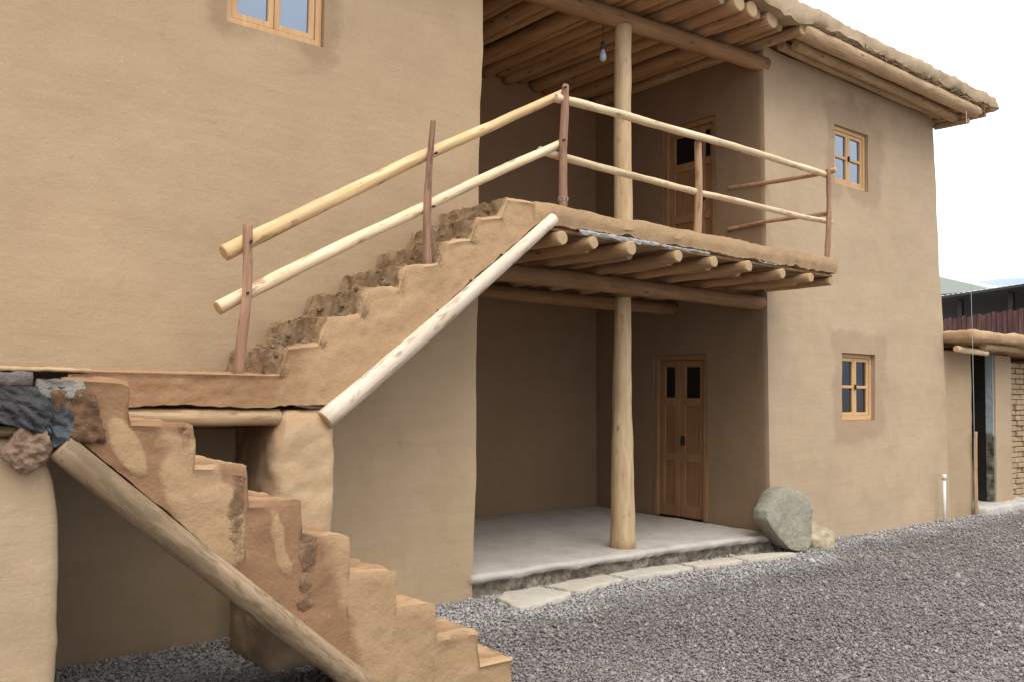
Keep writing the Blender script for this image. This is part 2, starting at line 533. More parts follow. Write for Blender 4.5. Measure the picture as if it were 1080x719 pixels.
def pebbles(N):
    n = NT('crushed_stone')
    t = n.attr('tone')
    col = n.ramp(t, [(0, (.085, .071, .066)), (.30, (.150, .130, .119)), (.62, (.215, .188, .172)), (.86, (.31, .285, .257)), (1, (.55, .515, .465))])
    col = n.mix(n.math('MULTIPLY', n.noise(n.coords(), 60, 3), .4), col, (.20, .18, .165))
    col = n.mix(n.attr('dust'), col, (.43, .41, .385))
    m = n.out(col, None, .95)
    # candidates in a wedge round the view, denser near by
    a0, a1 = R(-34), R(40)
    fwd = math.atan2(Mw[1][2], Mw[0][2])
    P = []
    while len(P) < N:
        th = fwd + rng.uniform(-R(37), R(37), 4 * N)
        d = 2.6 * (15.5 / 2.6) ** rng.uniform(0, 1, 4 * N)
        x = d * np.cos(th); y = d * np.sin(th)
        lim = 5.37 + .02 * np.sin(x * 3)
        ok = (y < lim) & (y > -4.5) & (x > -.6) & (rng.uniform(0, 1, 4 * N) < np.clip(d / 5.0, .4, 1.0))
        P = np.stack([x, y], 1)[ok] if len(P) == 0 else np.concatenate([P, np.stack([x, y], 1)[ok]])
    P = P[:N]
    dist = np.hypot(P[:, 0], P[:, 1])
    size = rng.gamma(6, .00155, N) * np.clip(.75 + dist * .04, .8, 1.3)
    size = np.clip(size, .006, .032) * np.where(rng.uniform(0, 1, N) < .03, 1.7, 1.0)
    base = np.array([(1, 0, 0), (0, 1, 0), (-1, 0, 0), (0, -1, 0), (0, 0, 1), (0, 0, -1)], float)
    tri = np.array([(0, 1, 4), (1, 2, 4), (2, 3, 4), (3, 0, 4), (1, 0, 5), (2, 1, 5), (3, 2, 5), (0, 3, 5)])
    V = base[None] * rng.uniform(.6, 1.25, (N, 6, 1)) + rng.normal(0, .13, (N, 6, 3))
    q = rng.normal(size=(N, 4)); q /= np.linalg.norm(q, axis=1)[:, None]
    a, b, c, d_ = q.T
    Rm = np.stack([1 - 2 * (c * c + d_ * d_), 2 * (b * c - a * d_), 2 * (b * d_ + a * c), 2 * (b * c + a * d_), 1 - 2 * (b * b + d_ * d_), 2 * (c * d_ - a * b),
                   2 * (b * d_ - a * c), 2 * (c * d_ + a * b), 1 - 2 * (b * b + c * c)], 1).reshape(N, 3, 3)
    V = np.einsum('nij,nkj->nki', Rm, V) * size[:, None, None]
    V[:, :, 2] *= .75
    V[:, :, 0] += P[:, 0, None]; V[:, :, 1] += P[:, 1, None]
    V[:, :, 2] += (GZ - .008 + rng.uniform(0, .016, N) + .006 * np.sin(P[:, 0] * 2.1) * np.cos(P[:, 1] * 2.7))[:, None]
    me = bpy.data.meshes.new('gravel')
    T = (tri[None] + (np.arange(N) * 6)[:, None, None]).reshape(-1)
    me.vertices.add(N * 6); me.vertices.foreach_set('co', V.reshape(-1))
    me.loops.add(len(T)); me.loops.foreach_set('vertex_index', T.astype(np.int32))
    nf = len(T) // 3
    me.polygons.add(nf); me.polygons.foreach_set('loop_start', np.arange(nf, dtype=np.int32) * 3)
    me.update()
    pat = np.array([noise.fractal(Vector((p[0] * .8, p[1] * .8, 9)), 1, 2, 4) for p in P])
    ton = np.clip(rng.beta(3.0, 3.5, N) + .14 * pat, 0, 1)
    a = me.attributes.new('tone', 'FLOAT', 'POINT'); a.data.foreach_set('value', np.repeat(ton, 6).astype(np.float32))
    # pale mortar dust trodden in along the porch and the wall foot
    edge = np.where(P[:, 0] < 8, 4.52, 4.88)
    wob = np.array([noise.noise(Vector((p[0] * 2.2, p[1] * 2.2, 3))) for p in P])
    du = np.clip((P[:, 1] - edge + wob * .22 + .05) / .35, 0, 1) * rng.uniform(.5, .98, N)
    a = me.attributes.new('dust', 'FLOAT', 'POINT'); a.data.foreach_set('value', np.repeat(du, 6).astype(np.float32))
    o = mesh_obj('gravel', me, m)
    tag(o, 'loose crushed grey gravel covering the yard', 'gravel', kind='stuff')


pebbles(185000)

# ------------------------------------------------------------------ the house
house = thing('mud_house', 'two storey mud plastered house with open timber porch and balcony', 'house', (7.7, 5.4, 0))
WT = 5.13


def wall(name, dims, mat, warp=None, mask=None, holes=(), seg=.07, rad=.035, amp=.012, parent=house, inner=None):
    bm = dense_box_bm(*dims, seg=seg, rad=rad, amp=amp, warp=warp)
    me = bpy.data.meshes.new(name); bm.normal_update(); bm.to_mesh(me); bm.free()
    o = mesh_obj(name, me, mat, parent)
    if holes:
        cut(o, holes)
    og = WORLD[o.name].translation.copy()
    set_attr(o.data, 'mask', (lambda p: mask(p + og)) if mask else (lambda p: 0.0))
    set_attr(o.data, 'inner', (lambda p: inner(p + og)) if inner else (lambda p: 0.0))
    smooth_by_angle(o.data, 45)
    return o


def around(p, x0, x1, z0, z1, m):
    dx = max(x0 - p.x, 0, p.x - x1); dz = max(z0 - p.z, 0, p.z - z1)
    return max(0., 1 - math.hypot(dx, dz) / m + .55 * fbm((p.x, p.y, p.z), 3.5, 4))


# window openings in the facade: x0, x1, z0, z1
WINS = [(2.045, 2.715, 3.875, 4.66), (8.965, 9.665, 3.955, 4.625), (9.08, 9.775, 1.33, 2.08)]


def mask_left(p):
    if p.y > 5.5: return 0
    m = around(p, 2.0, 2.76, 3.84, 4.7, .16) * .75
    m = max(m, .52 * max(0, 1 - abs(p.x - 2.6) / .8) * max(0, 1 - abs(p.z - 3.66) / .12))
    m += .18 * max(0., fbm((p.x * .5, 0, p.z * 1.5), 1.4))
    return m


def mask_right(p):
    if p.y > 5.5: return 0
    m = max(around(p, 8.9, 9.85, 3.9, 4.85, .28), around(p, 9.0, 9.95, 1.15, 2.25, .22)) * .72
    m += .22 * max(0., fbm((p.x, 0, p.z), .8))
    return m


def warp_right(p):                          # the right block leans in a little as it rises
    k = (WT - p.z) / WT
    x = p.x
    if x < 9.0: x += .10 * k - .05
    elif x > 10: x += .34 * k * ((x - 10) / 1.3)
    return Vector((x, p.y - .02 * k if p.y < 6 else p.y, p.z))


def holes_for(k, d=.30):
    x0, x1, z0, z1 = WINS[k]
    return (x0, x1, 5.0, 5.4 + d, z0, z1)


wall('wall', (-3.0, 4.065, 5.4, 8.2, -.1, 5.2), M['mud'], None, mask_left, [holes_for(0)])
DL = (6.165, 6.925, .232, 2.03)             # lower door y0 y1 z0 z1 on the porch's side wall
DU = (6.02, 6.76, 2.905, 4.60)
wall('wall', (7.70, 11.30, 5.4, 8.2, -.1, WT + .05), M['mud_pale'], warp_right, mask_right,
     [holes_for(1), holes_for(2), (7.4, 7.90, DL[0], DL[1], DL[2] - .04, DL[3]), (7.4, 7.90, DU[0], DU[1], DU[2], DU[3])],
     inner=lambda p: 1. if p.x < 7.95 and p.y > 5.44 else 0.)  # porch side face: recess shade painted on as darker mud
wall('wall', (4.0, 7.78, 7.85, 8.18, -.1, 5.2), M['mud_shaded'], None, None, seg=.10)


# ---- windows
def window(k, x0, x1, z0, z1, yd=.05):
    y = 5.4 + yd
    t = .045
    P = lambda u, v, d: Vector((u, d, v))
    ring = lambda i, j: not (i == 1 and j == 1)
    x0 += .002; x1 -= .002; z0 += .002; z1 -= .002
    fr = bm_obj('window', lattice([x0, x0 + t, x1 - t, x1], [z0, z0 + t, z1 - t, z1], ring, P, y, y + .07), PINE_Z, house)
    ix0, ix1, iz0, iz1 = x0 + t + .002, x1 - t - .002, z0 + t + .002, z1 - t - .002
    mid = (ix0 + ix1) / 2; zm = (iz0 + iz1) / 2; s = .040
    for a, b in ((ix0, mid - .002), (mid + .002, ix1)):
        bm = lattice([a, a + s, b - s, b], [iz0, iz0 + s, zm - .016, zm + .016, iz1 - s, iz1], lambda i, j: not (i == 1 and j in (1, 3)), P, y + .012, y + .052)
        bm_obj('casement', bm, PINE_Z, fr)
        for q0, q1 in ((iz0 + s, zm - .016), (zm + .016, iz1 - s)):
            box_obj('pane', (a + s - .004, b - s + .004, y + .032, y + .037, q0 - .004, q1 + .004), DARK_PANE if z0 < 2 else GLASS, fr, 0)
    box_obj('handle', (mid - .008, mid + .008, y - .012, y + .010, zm - .03, zm + .03), METAL_DK, fr, .003)
    return fr


for k, (x0, x1, z0, z1) in enumerate(WINS):
    window(k, x0, x1, z0, z1, .03)

# ---- doors, set in the side wall of the porch (they face -X)
def door(D, split, label):
    y0, y1, z0, z1 = D
    x = 7.80 if z0 < 1 else 7.755
    t = .055
    P = lambda u, v, d: Vector((d, u, v))
    y0 += .002; y1 -= .002; z1 -= .002
    d = bm_obj('door', lattice([y0, y0 + t, y1 - t, y1], [z0, z1 - t, z1], lambda i, j: not (i == 1 and j == 0), P, x - .07, x + .03), DOOR, house)
    if label: d['label'] = label
    # two leaves, the narrow one and the wide one
    for a, b in ((y0 + t + .002, split - .002), (split + .002, y1 - t - .002)):
        s = .055 if b - a < .25 else .075
        zt = z1 - t - .003; zb = z0 + .012
        zg = zt - s - (.34 if z0 < 1 else .30)
        zm = (zb + zg) / 2
        bm = lattice([a, a + s, b - s, b], [zb, zb + .14, zm - .05, zm + .05, zg - .09, zg, zt - s, zt], lambda i, j: not (i == 1 and j in (1, 3, 5)), P, x - .035, x + .01)
        bm_obj('leaf', bm, DOOR, d)
        for q0, q1 in ((zb + .13, zm - .04), (zm + .04, zg - .08)):
            box_obj('panel', (x - .020, x, a + s - .01, b - s + .01, q0, q1), DOOR_PANEL, d, .008)
        box_obj('pane', (x - .012, x - .006, a + s - .005, b - s + .005, zg - .004, zt - s + .004), DARK_PANE, d, 0)
    box_obj('handle', (x - .082, x - .036, split - .075, split - .050, z0 + .80, z0 + .90), METAL_DK, d, .006)


door(DL, 6.575, None)
door(DU, 6.27, None)

# ---- porch floor
def warp_floor(p):
    if p.y < 5.6:
        return Vector((p.x, p.y + .05 * fbm((p.x, 0, p.z * 2), 2.4) + (.05 if p.z < .17 else 0) * (1 + noise.noise(Vector((p.x * 9, 1, p.z * 9)))) - .10 * max(0, (p.x - 6.2) / 1.5), p.z))
    return p


bm = dense_box_bm(4.02, 7.74, 5.38, 7.86, -.05, .23, seg=.045, rad=.02, amp=.006, warp=warp_floor, sc=2, fine=.004)
me = bpy.data.meshes.new('porch_floor'); bm.normal_update(); bm.to_mesh(me); bm.free()
set_attr(me, 'rough', lambda p: .85 if p.z < .175 and p.y < 5.8 else 0.)


def conc():
    n = NT('porch_slab')
    v = n.coords()
    col = n.mix(n.ramp(n.noise(v, 1.4, 5, .65), [(.3, 0.), (.7, 1.)]), (.41, .362, .305), (.50, .452, .39))
    col = n.mix(n.math('MULTIPLY', n.ramp(n.noise(v, 5, 6, .75, .6), [(.46, 0.), (.66, 1.)]), .6), col, (.31, .275, .235))
    r = n.attr('rough')
    rub = n.ramp(n.noise(v, 17, 5, .75), [(.38, (.17, .135, .095)), (.52, (.31, .26, .19)), (.66, (.43, .39, .32))])
    col = n.mix(n.ramp(n.math('ADD', r, n.math('MULTIPLY', n.math('SUBTRACT', n.noise(v, 12, 4), .5), .5)), [(.4, 0.), (.6, 1.)]), col, rub)
    b = n.bump(n.noise(v, 24, 5, .7), .25, .01)
    b = n.bump(n.math('MULTIPLY', n.noise(v, 17, 6, .8), r), 1., .05, b)
    return n.out(col, b, .9)


for p in me.polygons: p.use_smooth = True
mesh_obj('porch_floor', me, conc(), house)

# ---- posts carrying beam and roof
log('post', (5.87, 5.62, .225), (5.80, 5.58, 2.44), .112, .074, M['post'], house, seed=3, bow=.018, lump=.09)
log('post', (5.83, 5.60, 2.88), (5.80, 5.60, 4.93), .086, .076, M['post'], house, seed=8, bow=.012, lump=.07)

# ---- balcony: mud deck on joists over a beam
def warp_deck(p):
    if p.y < 4.75:
        if p.z < 2.80: p = p + Vector((0, .012, .03 * fbm((p.x, 3, 0), 3.0) + .018 * fbm((p.x, 9, 0), 11)))
        else: p = p + Vector((0, 0, .014 * fbm((p.x, 5, 0), 2.5)))
    return p


bm = dense_box_bm(3.93, 7.715, 4.61, 5.385, 2.752, 2.893, seg=.03, rad=.012, amp=.008, sc=3, warp=warp_deck, fine=.006)
me = bpy.data.meshes.new('balcony'); bm.normal_update(); bm.to_mesh(me); bm.free()
set_attr(me, 'mask', lambda p: .5 * max(0., fbm(p, 1.6)) + .2)
smooth_by_angle(me, 32)
balcony = mesh_obj('balcony', me, M['edge_mud'], house)
box_obj('deck', (4.09, 7.70, 5.385, 7.83, 2.75, 2.89), M['edge_mud'], balcony, .01)
box_obj('reed_boards', (3.78, 7.69, 4.66, 7.82, 2.722, 2.743), BOARD, balcony, 0)
jx = [4.156, 4.45, 4.842, 5.376, 5.82, 6.274, 6.779, 7.19]
jr = [.050, .044, .054, .049, .047, .049, .046, .043]
for x, r in zip(jx, jr):
    log('joist', (x, 4.585 + random.uniform(-.015, .02), 2.668), (x + random.uniform(-.05, .05), 7.83, 2.655), r, r * 1.15, M['joist'], balcony, bow=.02, lump=.08)
log('joist', (7.665, 4.66, 2.680), (7.665, 5.385, 2.672), .040, .045, M['joist'], balcony, bow=.0)
for x in (4.63, 5.1, 5.6, 6.05, 6.52, 6.98, 7.45):    # short fillers seen between the long joists
    log('joist', (x, 4.82 + random.uniform(0, .12), 2.678), (x + random.uniform(-.06, .06), 7.83, 2.67), .042, .05, M['joist'], balcony, bow=.02, lump=.08)
log('beam', (4.05, 5.52, 2.535), (7.73, 5.47, 2.522), .076, .07, M['beam'], balcony, bow=.012, lump=.08)
log('beam', (4.05, 6.62, 2.525), (7.72, 6.62, 2.54), .07, .07, M['beam'], balcony, bow=.012, lump=.08)
# torn membrane showing under the mud edge
def plastic_mat(name, c, rough=.25):
    n = NT(name); v = n.coords()
    n.b.inputs['Specular IOR Level'].default_value = .6
    col = n.mix(n.ramp(n.noise(v, 9, 4, .7, 1.), [(.35, 0.), (.65, 1.)]), sc(c, .55), c)
    return n.out(col, n.bump(n.noise(v, 14, 5, .7, 1.2), .9, .03), rough)


def strip(name, xs, y, z, wdt, mat, parent, seed):
    bm = bmesh.new(); prev = None
    for i, x in enumerate(xs):
        nz = noise.noise(Vector((x * 9, seed, 0)))
        zz = z + .012 * noise.noise(Vector((x * 14, seed, 2)))
        wd = wdt * (.6 + .7 * abs(noise.noise(Vector((x * 11, seed, 5)))))
        row = []
        for j in range(4):
            t = j / 3
            row.append(bm.verts.new((x, y - .012 * math.sin(t * 3) + .006 * nz + .012 * noise.noise(Vector((x * 16, t * 3, seed))), zz - wd * t)))
        if prev:
            for j in range(3): bm.faces.new((prev[j], row[j], row[j + 1], prev[j + 1]))
        prev = row
    bmesh.ops.solidify(bm, geom=bm.faces[:], thickness=.003)
    return bm_obj(name, bm, mat, parent, True)


PL = plastic_mat('white_film', (.75, .76, .74))
strip('membrane_edge', np.arange(4.34, 5.20, .03), 4.612, 2.752, .045, PL, balcony, 1)
strip('membrane_edge', np.arange(5.22, 5.80, .03), 4.612, 2.745, .030, PL, balcony, 4)
strip('membrane_edge', np.arange(6.45, 6.78, .03), 4.612, 2.742, .016, PL, balcony, 9)

# ---- roof
ROOF_Y0 = 4.86


def warp_roof(p):
    if p.y < 5.1 or p.x > 11.7:
        e = Vector((0, 0, 0))
        if p.z < 5.35: e.z += .035 * fbm((p.x, p.y, 0), 2.4) + .03 * fbm((p.x, p.y, 4), 9)
        e.y += .03 * fbm((p.x, 2, p.z * 2), 3.5)
        e.z += .012 * fbm((p.x, p.y, 8), 4)
        p = p + e
    if p.y < 5.2:                            # lumps sagging over the joist ends at the corner
        k = math.exp(-((p.x - 7.35) / .38) ** 2) * max(0, (5.25 - p.y) / .4)
        if p.z < 5.36: p = p + Vector((0, -.03 * k, -.10 * k * (1 + .5 * noise.noise(Vector((p.x * 9, 0, 0))))))
    return p


bm = dense_box_bm(-3.2, 11.92, ROOF_Y0, 8.9, 5.262, 5.43, seg=.075, rad=.04, amp=.02, sc=2.2, warp=warp_roof, fine=.016)
me = bpy.data.meshes.new('roof'); bm.normal_update(); bm.to_mesh(me); bm.free()
set_attr(me, 'mask', lambda p: .45 * (1 if p.z < 5.30 else 0) + .3 * max(0., fbm(p, 2)))
smooth_by_angle(me, 50)
roof = mesh_obj('roof', me, M['roof_mud'], house)
box_obj('ceiling_boards', (-3.0, 11.78, 4.93, 8.6, 5.232, 5.26), BOARD, roof, 0)
xs = [x for x in np.arange(-2.6, 3.9, .42)] + [4.22, 4.56, 4.90, 5.24, 5.60, 5.94, 6.28, 6.60, 6.80, 7.13]
for x in xs:
    r = random.uniform(.072, .086)
    if x < 4.0:
        log('joist', (x, 4.93, 5.16), (x, 5.42, 5.16), r, r, M['joist'], roof, bow=.0)
    else:
        log('joist', (x, 4.90 + random.uniform(-.02, .05), 5.155), (x + random.uniform(-.05, .05), 7.84, 5.15), r, r * 1.08, M['joist'], roof, bow=.018, lump=.08)
for x in (4.39, 4.73, 5.07, 5.42, 5.77, 6.11, 6.44, 6.97, 7.36):      # thinner poles laid between the main joists
    log('joist', (x, 5.02 + random.uniform(-.04, .04), 5.178), (x + random.uniform(-.04, .04), 7.84, 5.175), .050, .056, M['joist'], roof, bow=.02, lump=.08)
log('joist', (7.58, 4.90, 5.170), (7.62, 7.84, 5.16), .058, .07, M['eave'], roof, seed=2, bow=.01)
log('beam', (4.05, 5.75, 4.98), (7.74, 5.45, 5.00), .092, .082, M['beam'], roof, bow=.012, lump=.07)
# eave over the far block: long poles carried on outriggers
log('eave_pole', (7.60, 4.94, 5.172), (11.42, 4.94, 5.168), .084, .074, M['eave'], roof, seed=12, bow=.012, lump=.06)
log('eave_pole', (7.80, 5.12, 5.135), (11.36, 5.14, 5.110), .056, .06, M['eave'], roof, seed=21, bow=.01, lump=.06)
log('eave_pole', (7.80, 5.29, 5.175), (11.34, 5.30, 5.165), .055, .05, M['eave'], roof, seed=25, bow=.01, lump=.06)
log('outrigger', (11.32, 4.98, 5.045), (11.30, 5.39, 5.055), .040, .045, M['eave'], roof, bow=0)
log('eave_pole', (11.55, 4.93, 5.20), (11.55, 8.4, 5.20), .04, .05, M['eave'], roof, seed=33, bow=.01)
log('eave_pole', (11.75, 4.96, 5.205), (11.75, 8.4, 5.205), .032, .04, M['eave'], roof, seed=34, bow=.01)
# brush layer poking out between poles and mud
bm = bmesh.new()
for i in range(420):
    x = random.uniform(7.55, 11.75); L = random.uniform(.05, .16)
    c = Vector((x, 4.90 + random.uniform(-.03, .06), 5.252 + random.uniform(-.012, .012)))
    d = Vector((random.uniform(-1, 1), random.uniform(-.5, .25), random.uniform(-.25, .2))).normalized() * L
    q = d.to_track_quat('Z', 'Y').to_matrix().to_4x4()
    bmesh.ops.create_cone(bm, segments=4, radius1=.006, radius2=.004, depth=L, matrix=Matrix.Translation(c) @ q)
ob = bm_obj('brush_layer', bm, plain('brush_twigs', (.30, .21, .12), .9, .3, 30), roof)

# ------------------------------------------------------------------ staircase
stair = thing('mud_staircase', 'brown mud staircase with two flights turning at a landing on timber poles', 'staircase', (2.2, 4.5, GZ))


def flight(name, cols, y0, y1, mat, mask, rough, parent, ny=22, nz=18, side_amp=.010, top_amp=.012, lip=.010):
    """cols: list of (x, z_top, z_bottom). A stair body with stepped top and sloping soffit."""
    bm = bmesh.new()
    n = len(cols)
    fr, bk, tp, bt = [], [], [], []

    def disp(p, nrm, amp, s):
        return p + nrm * (amp * fbm(p, s) + amp * .55 * fbm(p, s * 4.1))
    for i, (x, zt, zb) in enumerate(cols):
        colf, colb = [], []
        for j in range(nz + 1):
            t = j / nz
            z = zb + (zt - zb) * t
            pf = disp(Vector((x, y0, z)), Vector((0, -1, .0)), side_amp, 3.2)
            dz = zt - z
            if dz < .028: pf.y -= lip * (1 - abs(dz - .012) / .016) if dz > .004 else -.006
            m = mask(pf) if mask else 0
            pf.y -= .010 * max(0, min(1, (m - .4) * 5))
            if i in (0, n - 1): pf.y += .012
            if j in (0, nz): pf.z += .008 * fbm(pf, 12)
            pf.x += .012 * fbm((pf.x, pf.y, pf.z + 5), 7)
            colf.append(bm.verts.new(pf)); colb.append(bm.verts.new((x, y1, z)))
        fr.append(colf); bk.append(colb)
        rt, rb = [colf[-1]], [colf[0]]
        for j in range(1, ny):
            y = y0 + (y1 - y0) * j / ny
            p = Vector((x, y, zt)); p.z += top_amp * fbm(p, 6) + top_amp * .6 * fbm(p, 19) - .004
            p.x += top_amp * 1.5 * fbm((p.x, p.y, p.z + 9), 8) + top_amp * fbm((p.x, p.y, p.z + 3), 21)
            rt.append(bm.verts.new(p))
            p = Vector((x, y, zb)); p.z += .01 * fbm(p, 6); rb.append(bm.verts.new(p))
        rt.append(colb[-1]); rb.append(colb[0])
        tp.append(rt); bt.append(rb)
    for i in range(n - 1):
        for j in range(nz):
            bm.faces.new((fr[i][j], fr[i + 1][j], fr[i + 1][j + 1], fr[i][j + 1]))
            bm.faces.new((bk[i + 1][j], bk[i][j], bk[i][j + 1], bk[i + 1][j + 1]))
        for j in range(ny):
            bm.faces.new((tp[i][j], tp[i + 1][j], tp[i + 1][j + 1], tp[i][j + 1]))
            bm.faces.new((bt[i + 1][j], bt[i][j], bt[i][j + 1], bt[i + 1][j + 1]))
    for i, s in ((0, 1), (n - 1, -1)):
        ringl = fr[i][:-1] + tp[i][:-1] + bk[i][::-1][:-1] + bt[i][::-1][:-1]
        try: bm.faces.new(ringl if s < 0 else ringl[::-1])
        except Exception: pass
    me = bpy.data.meshes.new(name); bm.normal_update(); bm.to_mesh(me); bm.free()
    set_attr(me, 'mask', mask or (lambda p: 0)); set_attr(me, 'rough', rough or (lambda p: 0))
    smooth_by_angle(me, 38)
    return mesh_obj(name, me, mat, parent)


def stair_cols(edges, treads, bottom, dx=.022, round_=.016, soft=0.0):
    """edges: x of every riser (n+1), treads: z of the n treads between them"""
    cols = []
    for k, z in enumerate(treads):
        a, b = edges[k], edges[k + 1]
        m = max(3, int((b - a) / dx))
        for i in range(m + 1):
            x = a + (b - a) * i / m
            e = .004
            x = min(max(x, a + e + (soft * .09 if k else 0)), b - e - soft * .09)
            zz = z
            nxt = treads[k + 1] if k + 1 < len(treads) else None
            prv = treads[k - 1] if k else None
            if nxt is not None and nxt < z and b - x < round_: zz -= (round_ - (b - x)) * .5
            if prv is not None and prv < z and x - a < round_: zz -= (round_ - (x - a)) * .5
            if soft and k and k < len(treads) - 1:   # worn: dished at the back, crumbled at the nose
                zz += soft * ((x - a) / (b - a) - .5) * (treads[k + 1] - z) + .012 * noise.noise(Vector((k * 3.3, x * 5, 1)))
            cols.append((x, zz, min(bottom(x), zz - .02)))
        if k + 1 < len(treads):              # rows up the riser
            z0, z1 = z, treads[k + 1]
            for q in range(1, 7):
                t = q / 7
                zz = z0 + (z1 - z0) * ((t * (1 - soft) + soft / 2) if soft else t)
                cols.append((b + (.004 + soft * .08) * (t * 2 - 1), zz, min(bottom(b), zz - .02)))
    return cols


# lower flight (in front, rising towards the left)
le = [.80, 1.032, 1.288, 1.523, 1.768, 2.003, 2.250, 2.472, 2.730, 2.957]
lt = [1.625, 1.458, 1.283, 1.118, .953, .772, .592, .425, .250]


def ell(p, x, z, a, b, rot):
    dx, dz = p.x - x, p.z - z
    c, s = math.cos(rot), math.sin(rot)
    return 1 - math.hypot((dx * c + dz * s) / a, (-dx * s + dz * c) / b)


def mask_lower(p):
    if p.y > 3.66: return .45 + .5 * fbm(p, 6)
    w_ = .34 * fbm((p.x, 0, p.z), 5, 5)
    m = max(ell(p, 1.345, 1.12, .29, .125, R(-58)) + .3 * fbm((p.x, 5, p.z), 8, 4), ell(p, 1.035, 1.365, .13, .05, R(-62)), ell(p, 1.675, .94, .15, .032, R(-74)) + .5 * fbm((p.x, 7, p.z), 9, 3) - .1,
            min((p.x - (1.935 + .32 * (.80 - p.z))) * 4, (1.04 - .70 * (p.x - 1.93) - p.z) * 5))
    return max(0, min(1, .5 + m * 1.6 + w_))


def rough_lower(p):
    r = 0
    for x, z0, z1, w_ in ((1.475, 1.24, .82, .055), (1.80, 1.00, .52, .065), (1.255, 1.45, 1.30, .03), (1.99, .93, .80, .03)):   # scabbed runs
        dx = abs(p.x - x - .03 * fbm((0, 0, p.z), 5)) / w_
        if z1 < p.z < z0 and dx < 1: r = max(r, (1 - dx) * min(1, (p.z - z1) / .15) * (.75 + 1.3 * fbm((p.x, 3, p.z), 13, 4)))
    if p.y > 3.64: r = max(r, .25)
    return r


under_l = lambda x: max(1.395 - (x - .87) * .90, GZ - .03)
lower = flight('flight', stair_cols(le, lt, under_l, round_=.03), 3.60, 4.50, M['stair_mud'], mask_lower, rough_lower, stair)
log('stringer', (.80, 3.592, 1.372), (2.33, 3.592, .066), .054, .056, M['stringer'], lower, seed=5, bow=.012)

# upper flight (against the wall, rising to the right up to the balcony)
ue = [1.0, 2.135, 2.37, 2.63, 2.89, 3.165, 3.42, 3.66, 4.03]
ut = [1.672, 1.845, 2.02, 2.20, 2.375, 2.555, 2.735, 2.885]


def under_u(x):
    if x < 2.40: return 1.497 + .008 * math.sin(x * 9)
    return max(1.50, 1.505 + (x - 2.40) * .805 - .02)


def mask_upper(p):
    if p.x < 2.0: return .75
    return max(0, min(1, .75 - (p.x - 2.0) * 1.5)) + .30 * max(0, fbm(p, 3))


def rough_upper(p):
    if p.x < 2.08: return .25 if p.y > 4.70 else 0
    # risers and treads are broken and unfinished; only the string is smooth
    for k in range(1, 8):
        if ue[k] - .03 < p.x < ue[k] + .10 and p.z > ut[k - 1] - .02:
            if p.y > 4.65: return .80
            return .62 * max(0, 1 - abs(p.x - ue[k]) / .09) * (.8 + .8 * fbm((p.x, 0, p.z), 8))
    return .70 if p.y > 4.68 and p.y < 5.3 else 0


upper = flight('flight', stair_cols(ue, ut, under_u, soft=.24), 4.62, 5.395, M['flight_mud'], mask_upper, rough_upper, stair, ny=30, top_amp=.020, side_amp=.012)
log('stringer', (2.39, 4.612, 1.420), (4.09, 4.60, 2.790), .060, .042, M['stringer_white'], upper, seed=15, bow=.012)
log('stringer', (2.42, 5.30, 1.44), (4.02, 5.30, 2.74), .055, .05, M['stringer_white'], upper, seed=16, bow=.012)
# broken clods lying on the unfinished treads
from mathutils.bvhtree import BVHTree
UO = WORLD[upper.name].translation
bvh = BVHTree.FromPolygons([v.co + UO for v in upper.data.vertices], [tuple(p.vertices) for p in upper.data.polygons])
bm = bmesh.new()
for i in range(150):
    k = random.randint(1, 6)
    x = random.uniform(ue[k] + .01, ue[k + 1] - .02) if random.random() < .45 else ue[k + 1] - random.uniform(.01, .06)
    s = random.uniform(.008, .030)
    y = random.uniform(4.68, 5.32)
    hit = bvh.ray_cast(Vector((x, y, 4.0)), Vector((0, 0, -1)))[0]
    c = (hit or Vector((x, y, ut[k]))) + Vector((0, 0, s * .1))
    r = bmesh.ops.create_icosphere(bm, subdivisions=1, radius=s, matrix=Matrix.Translation(c) @ Matrix.Rotation(random.random() * 6, 4, 'Z'))
    for v in r['verts']: v.co += (v.co - c) * .35 * noise.noise(v.co * 60)
    for v in r['verts']: v.co.z = c.z + (v.co.z - c.z) * .7
o = bm_obj('rubble', bm, plain('mud_clods', (.24, .165, .10), .95, .45, 26, .8), upper); o['kind'] = 'stuff'

# landing between the flights
bm = dense_box_bm(-1.5, .86, 3.72, 5.395, 1.46, 1.655, seg=.05, rad=.02, amp=.01, sc=4, fine=.005)
me = bpy.data.meshes.new('landing'); bm.normal_update(); bm.to_mesh(me); bm.free()
set_attr(me, 'mask', lambda p: .2 + .5 * max(0, fbm(p, 2)))
set_attr(me, 'rough', lambda p: .75 if p.y < 3.80 and p.z < 1.6 else 0)
landing = mesh_obj('landing', me, M['stair_mud'], stair)
smooth_by_angle(landing.data, 45)
bm = dense_box_bm(.84, 1.03, 4.44, 5.39, 1.47, 1.648, seg=.05, rad=.015, amp=.008)
bm_obj('landing_infill', bm, M['stair_mud'], landing, True)
log('support_pole', (.98, 4.66, 1.452), (2.13, 4.66, 1.436), .047, .045, M['eave'], landing, seed=18, bow=.006)
log('support_pole', (-1.3, 5.25, 1.40), (2.2, 5.25, 1.40), .055, .055, M['old_log'], landing, seed=19)
log('support_pole', (.70, 3.585, 1.362), (.70, 5.38, 1.362), .062, .08, M['old_log'], landing, seed=14, bow=.0, lump=.14, ragged=.02)
bm = bmesh.new()
bmesh.ops.create_icosphere(bm, subdivisions=5, radius=1)
for v in bm.verts:
    q = v.co.copy()
    w3 = Vector((.695 + q.x * .076, 3.585 + q.y * .045, 1.362 + q.z * .078))
    v.co = w3 + q * (.022 * fbm(w3, 9) + .016 * fbm(w3, 24) + .006 * fbm(w3, 60))
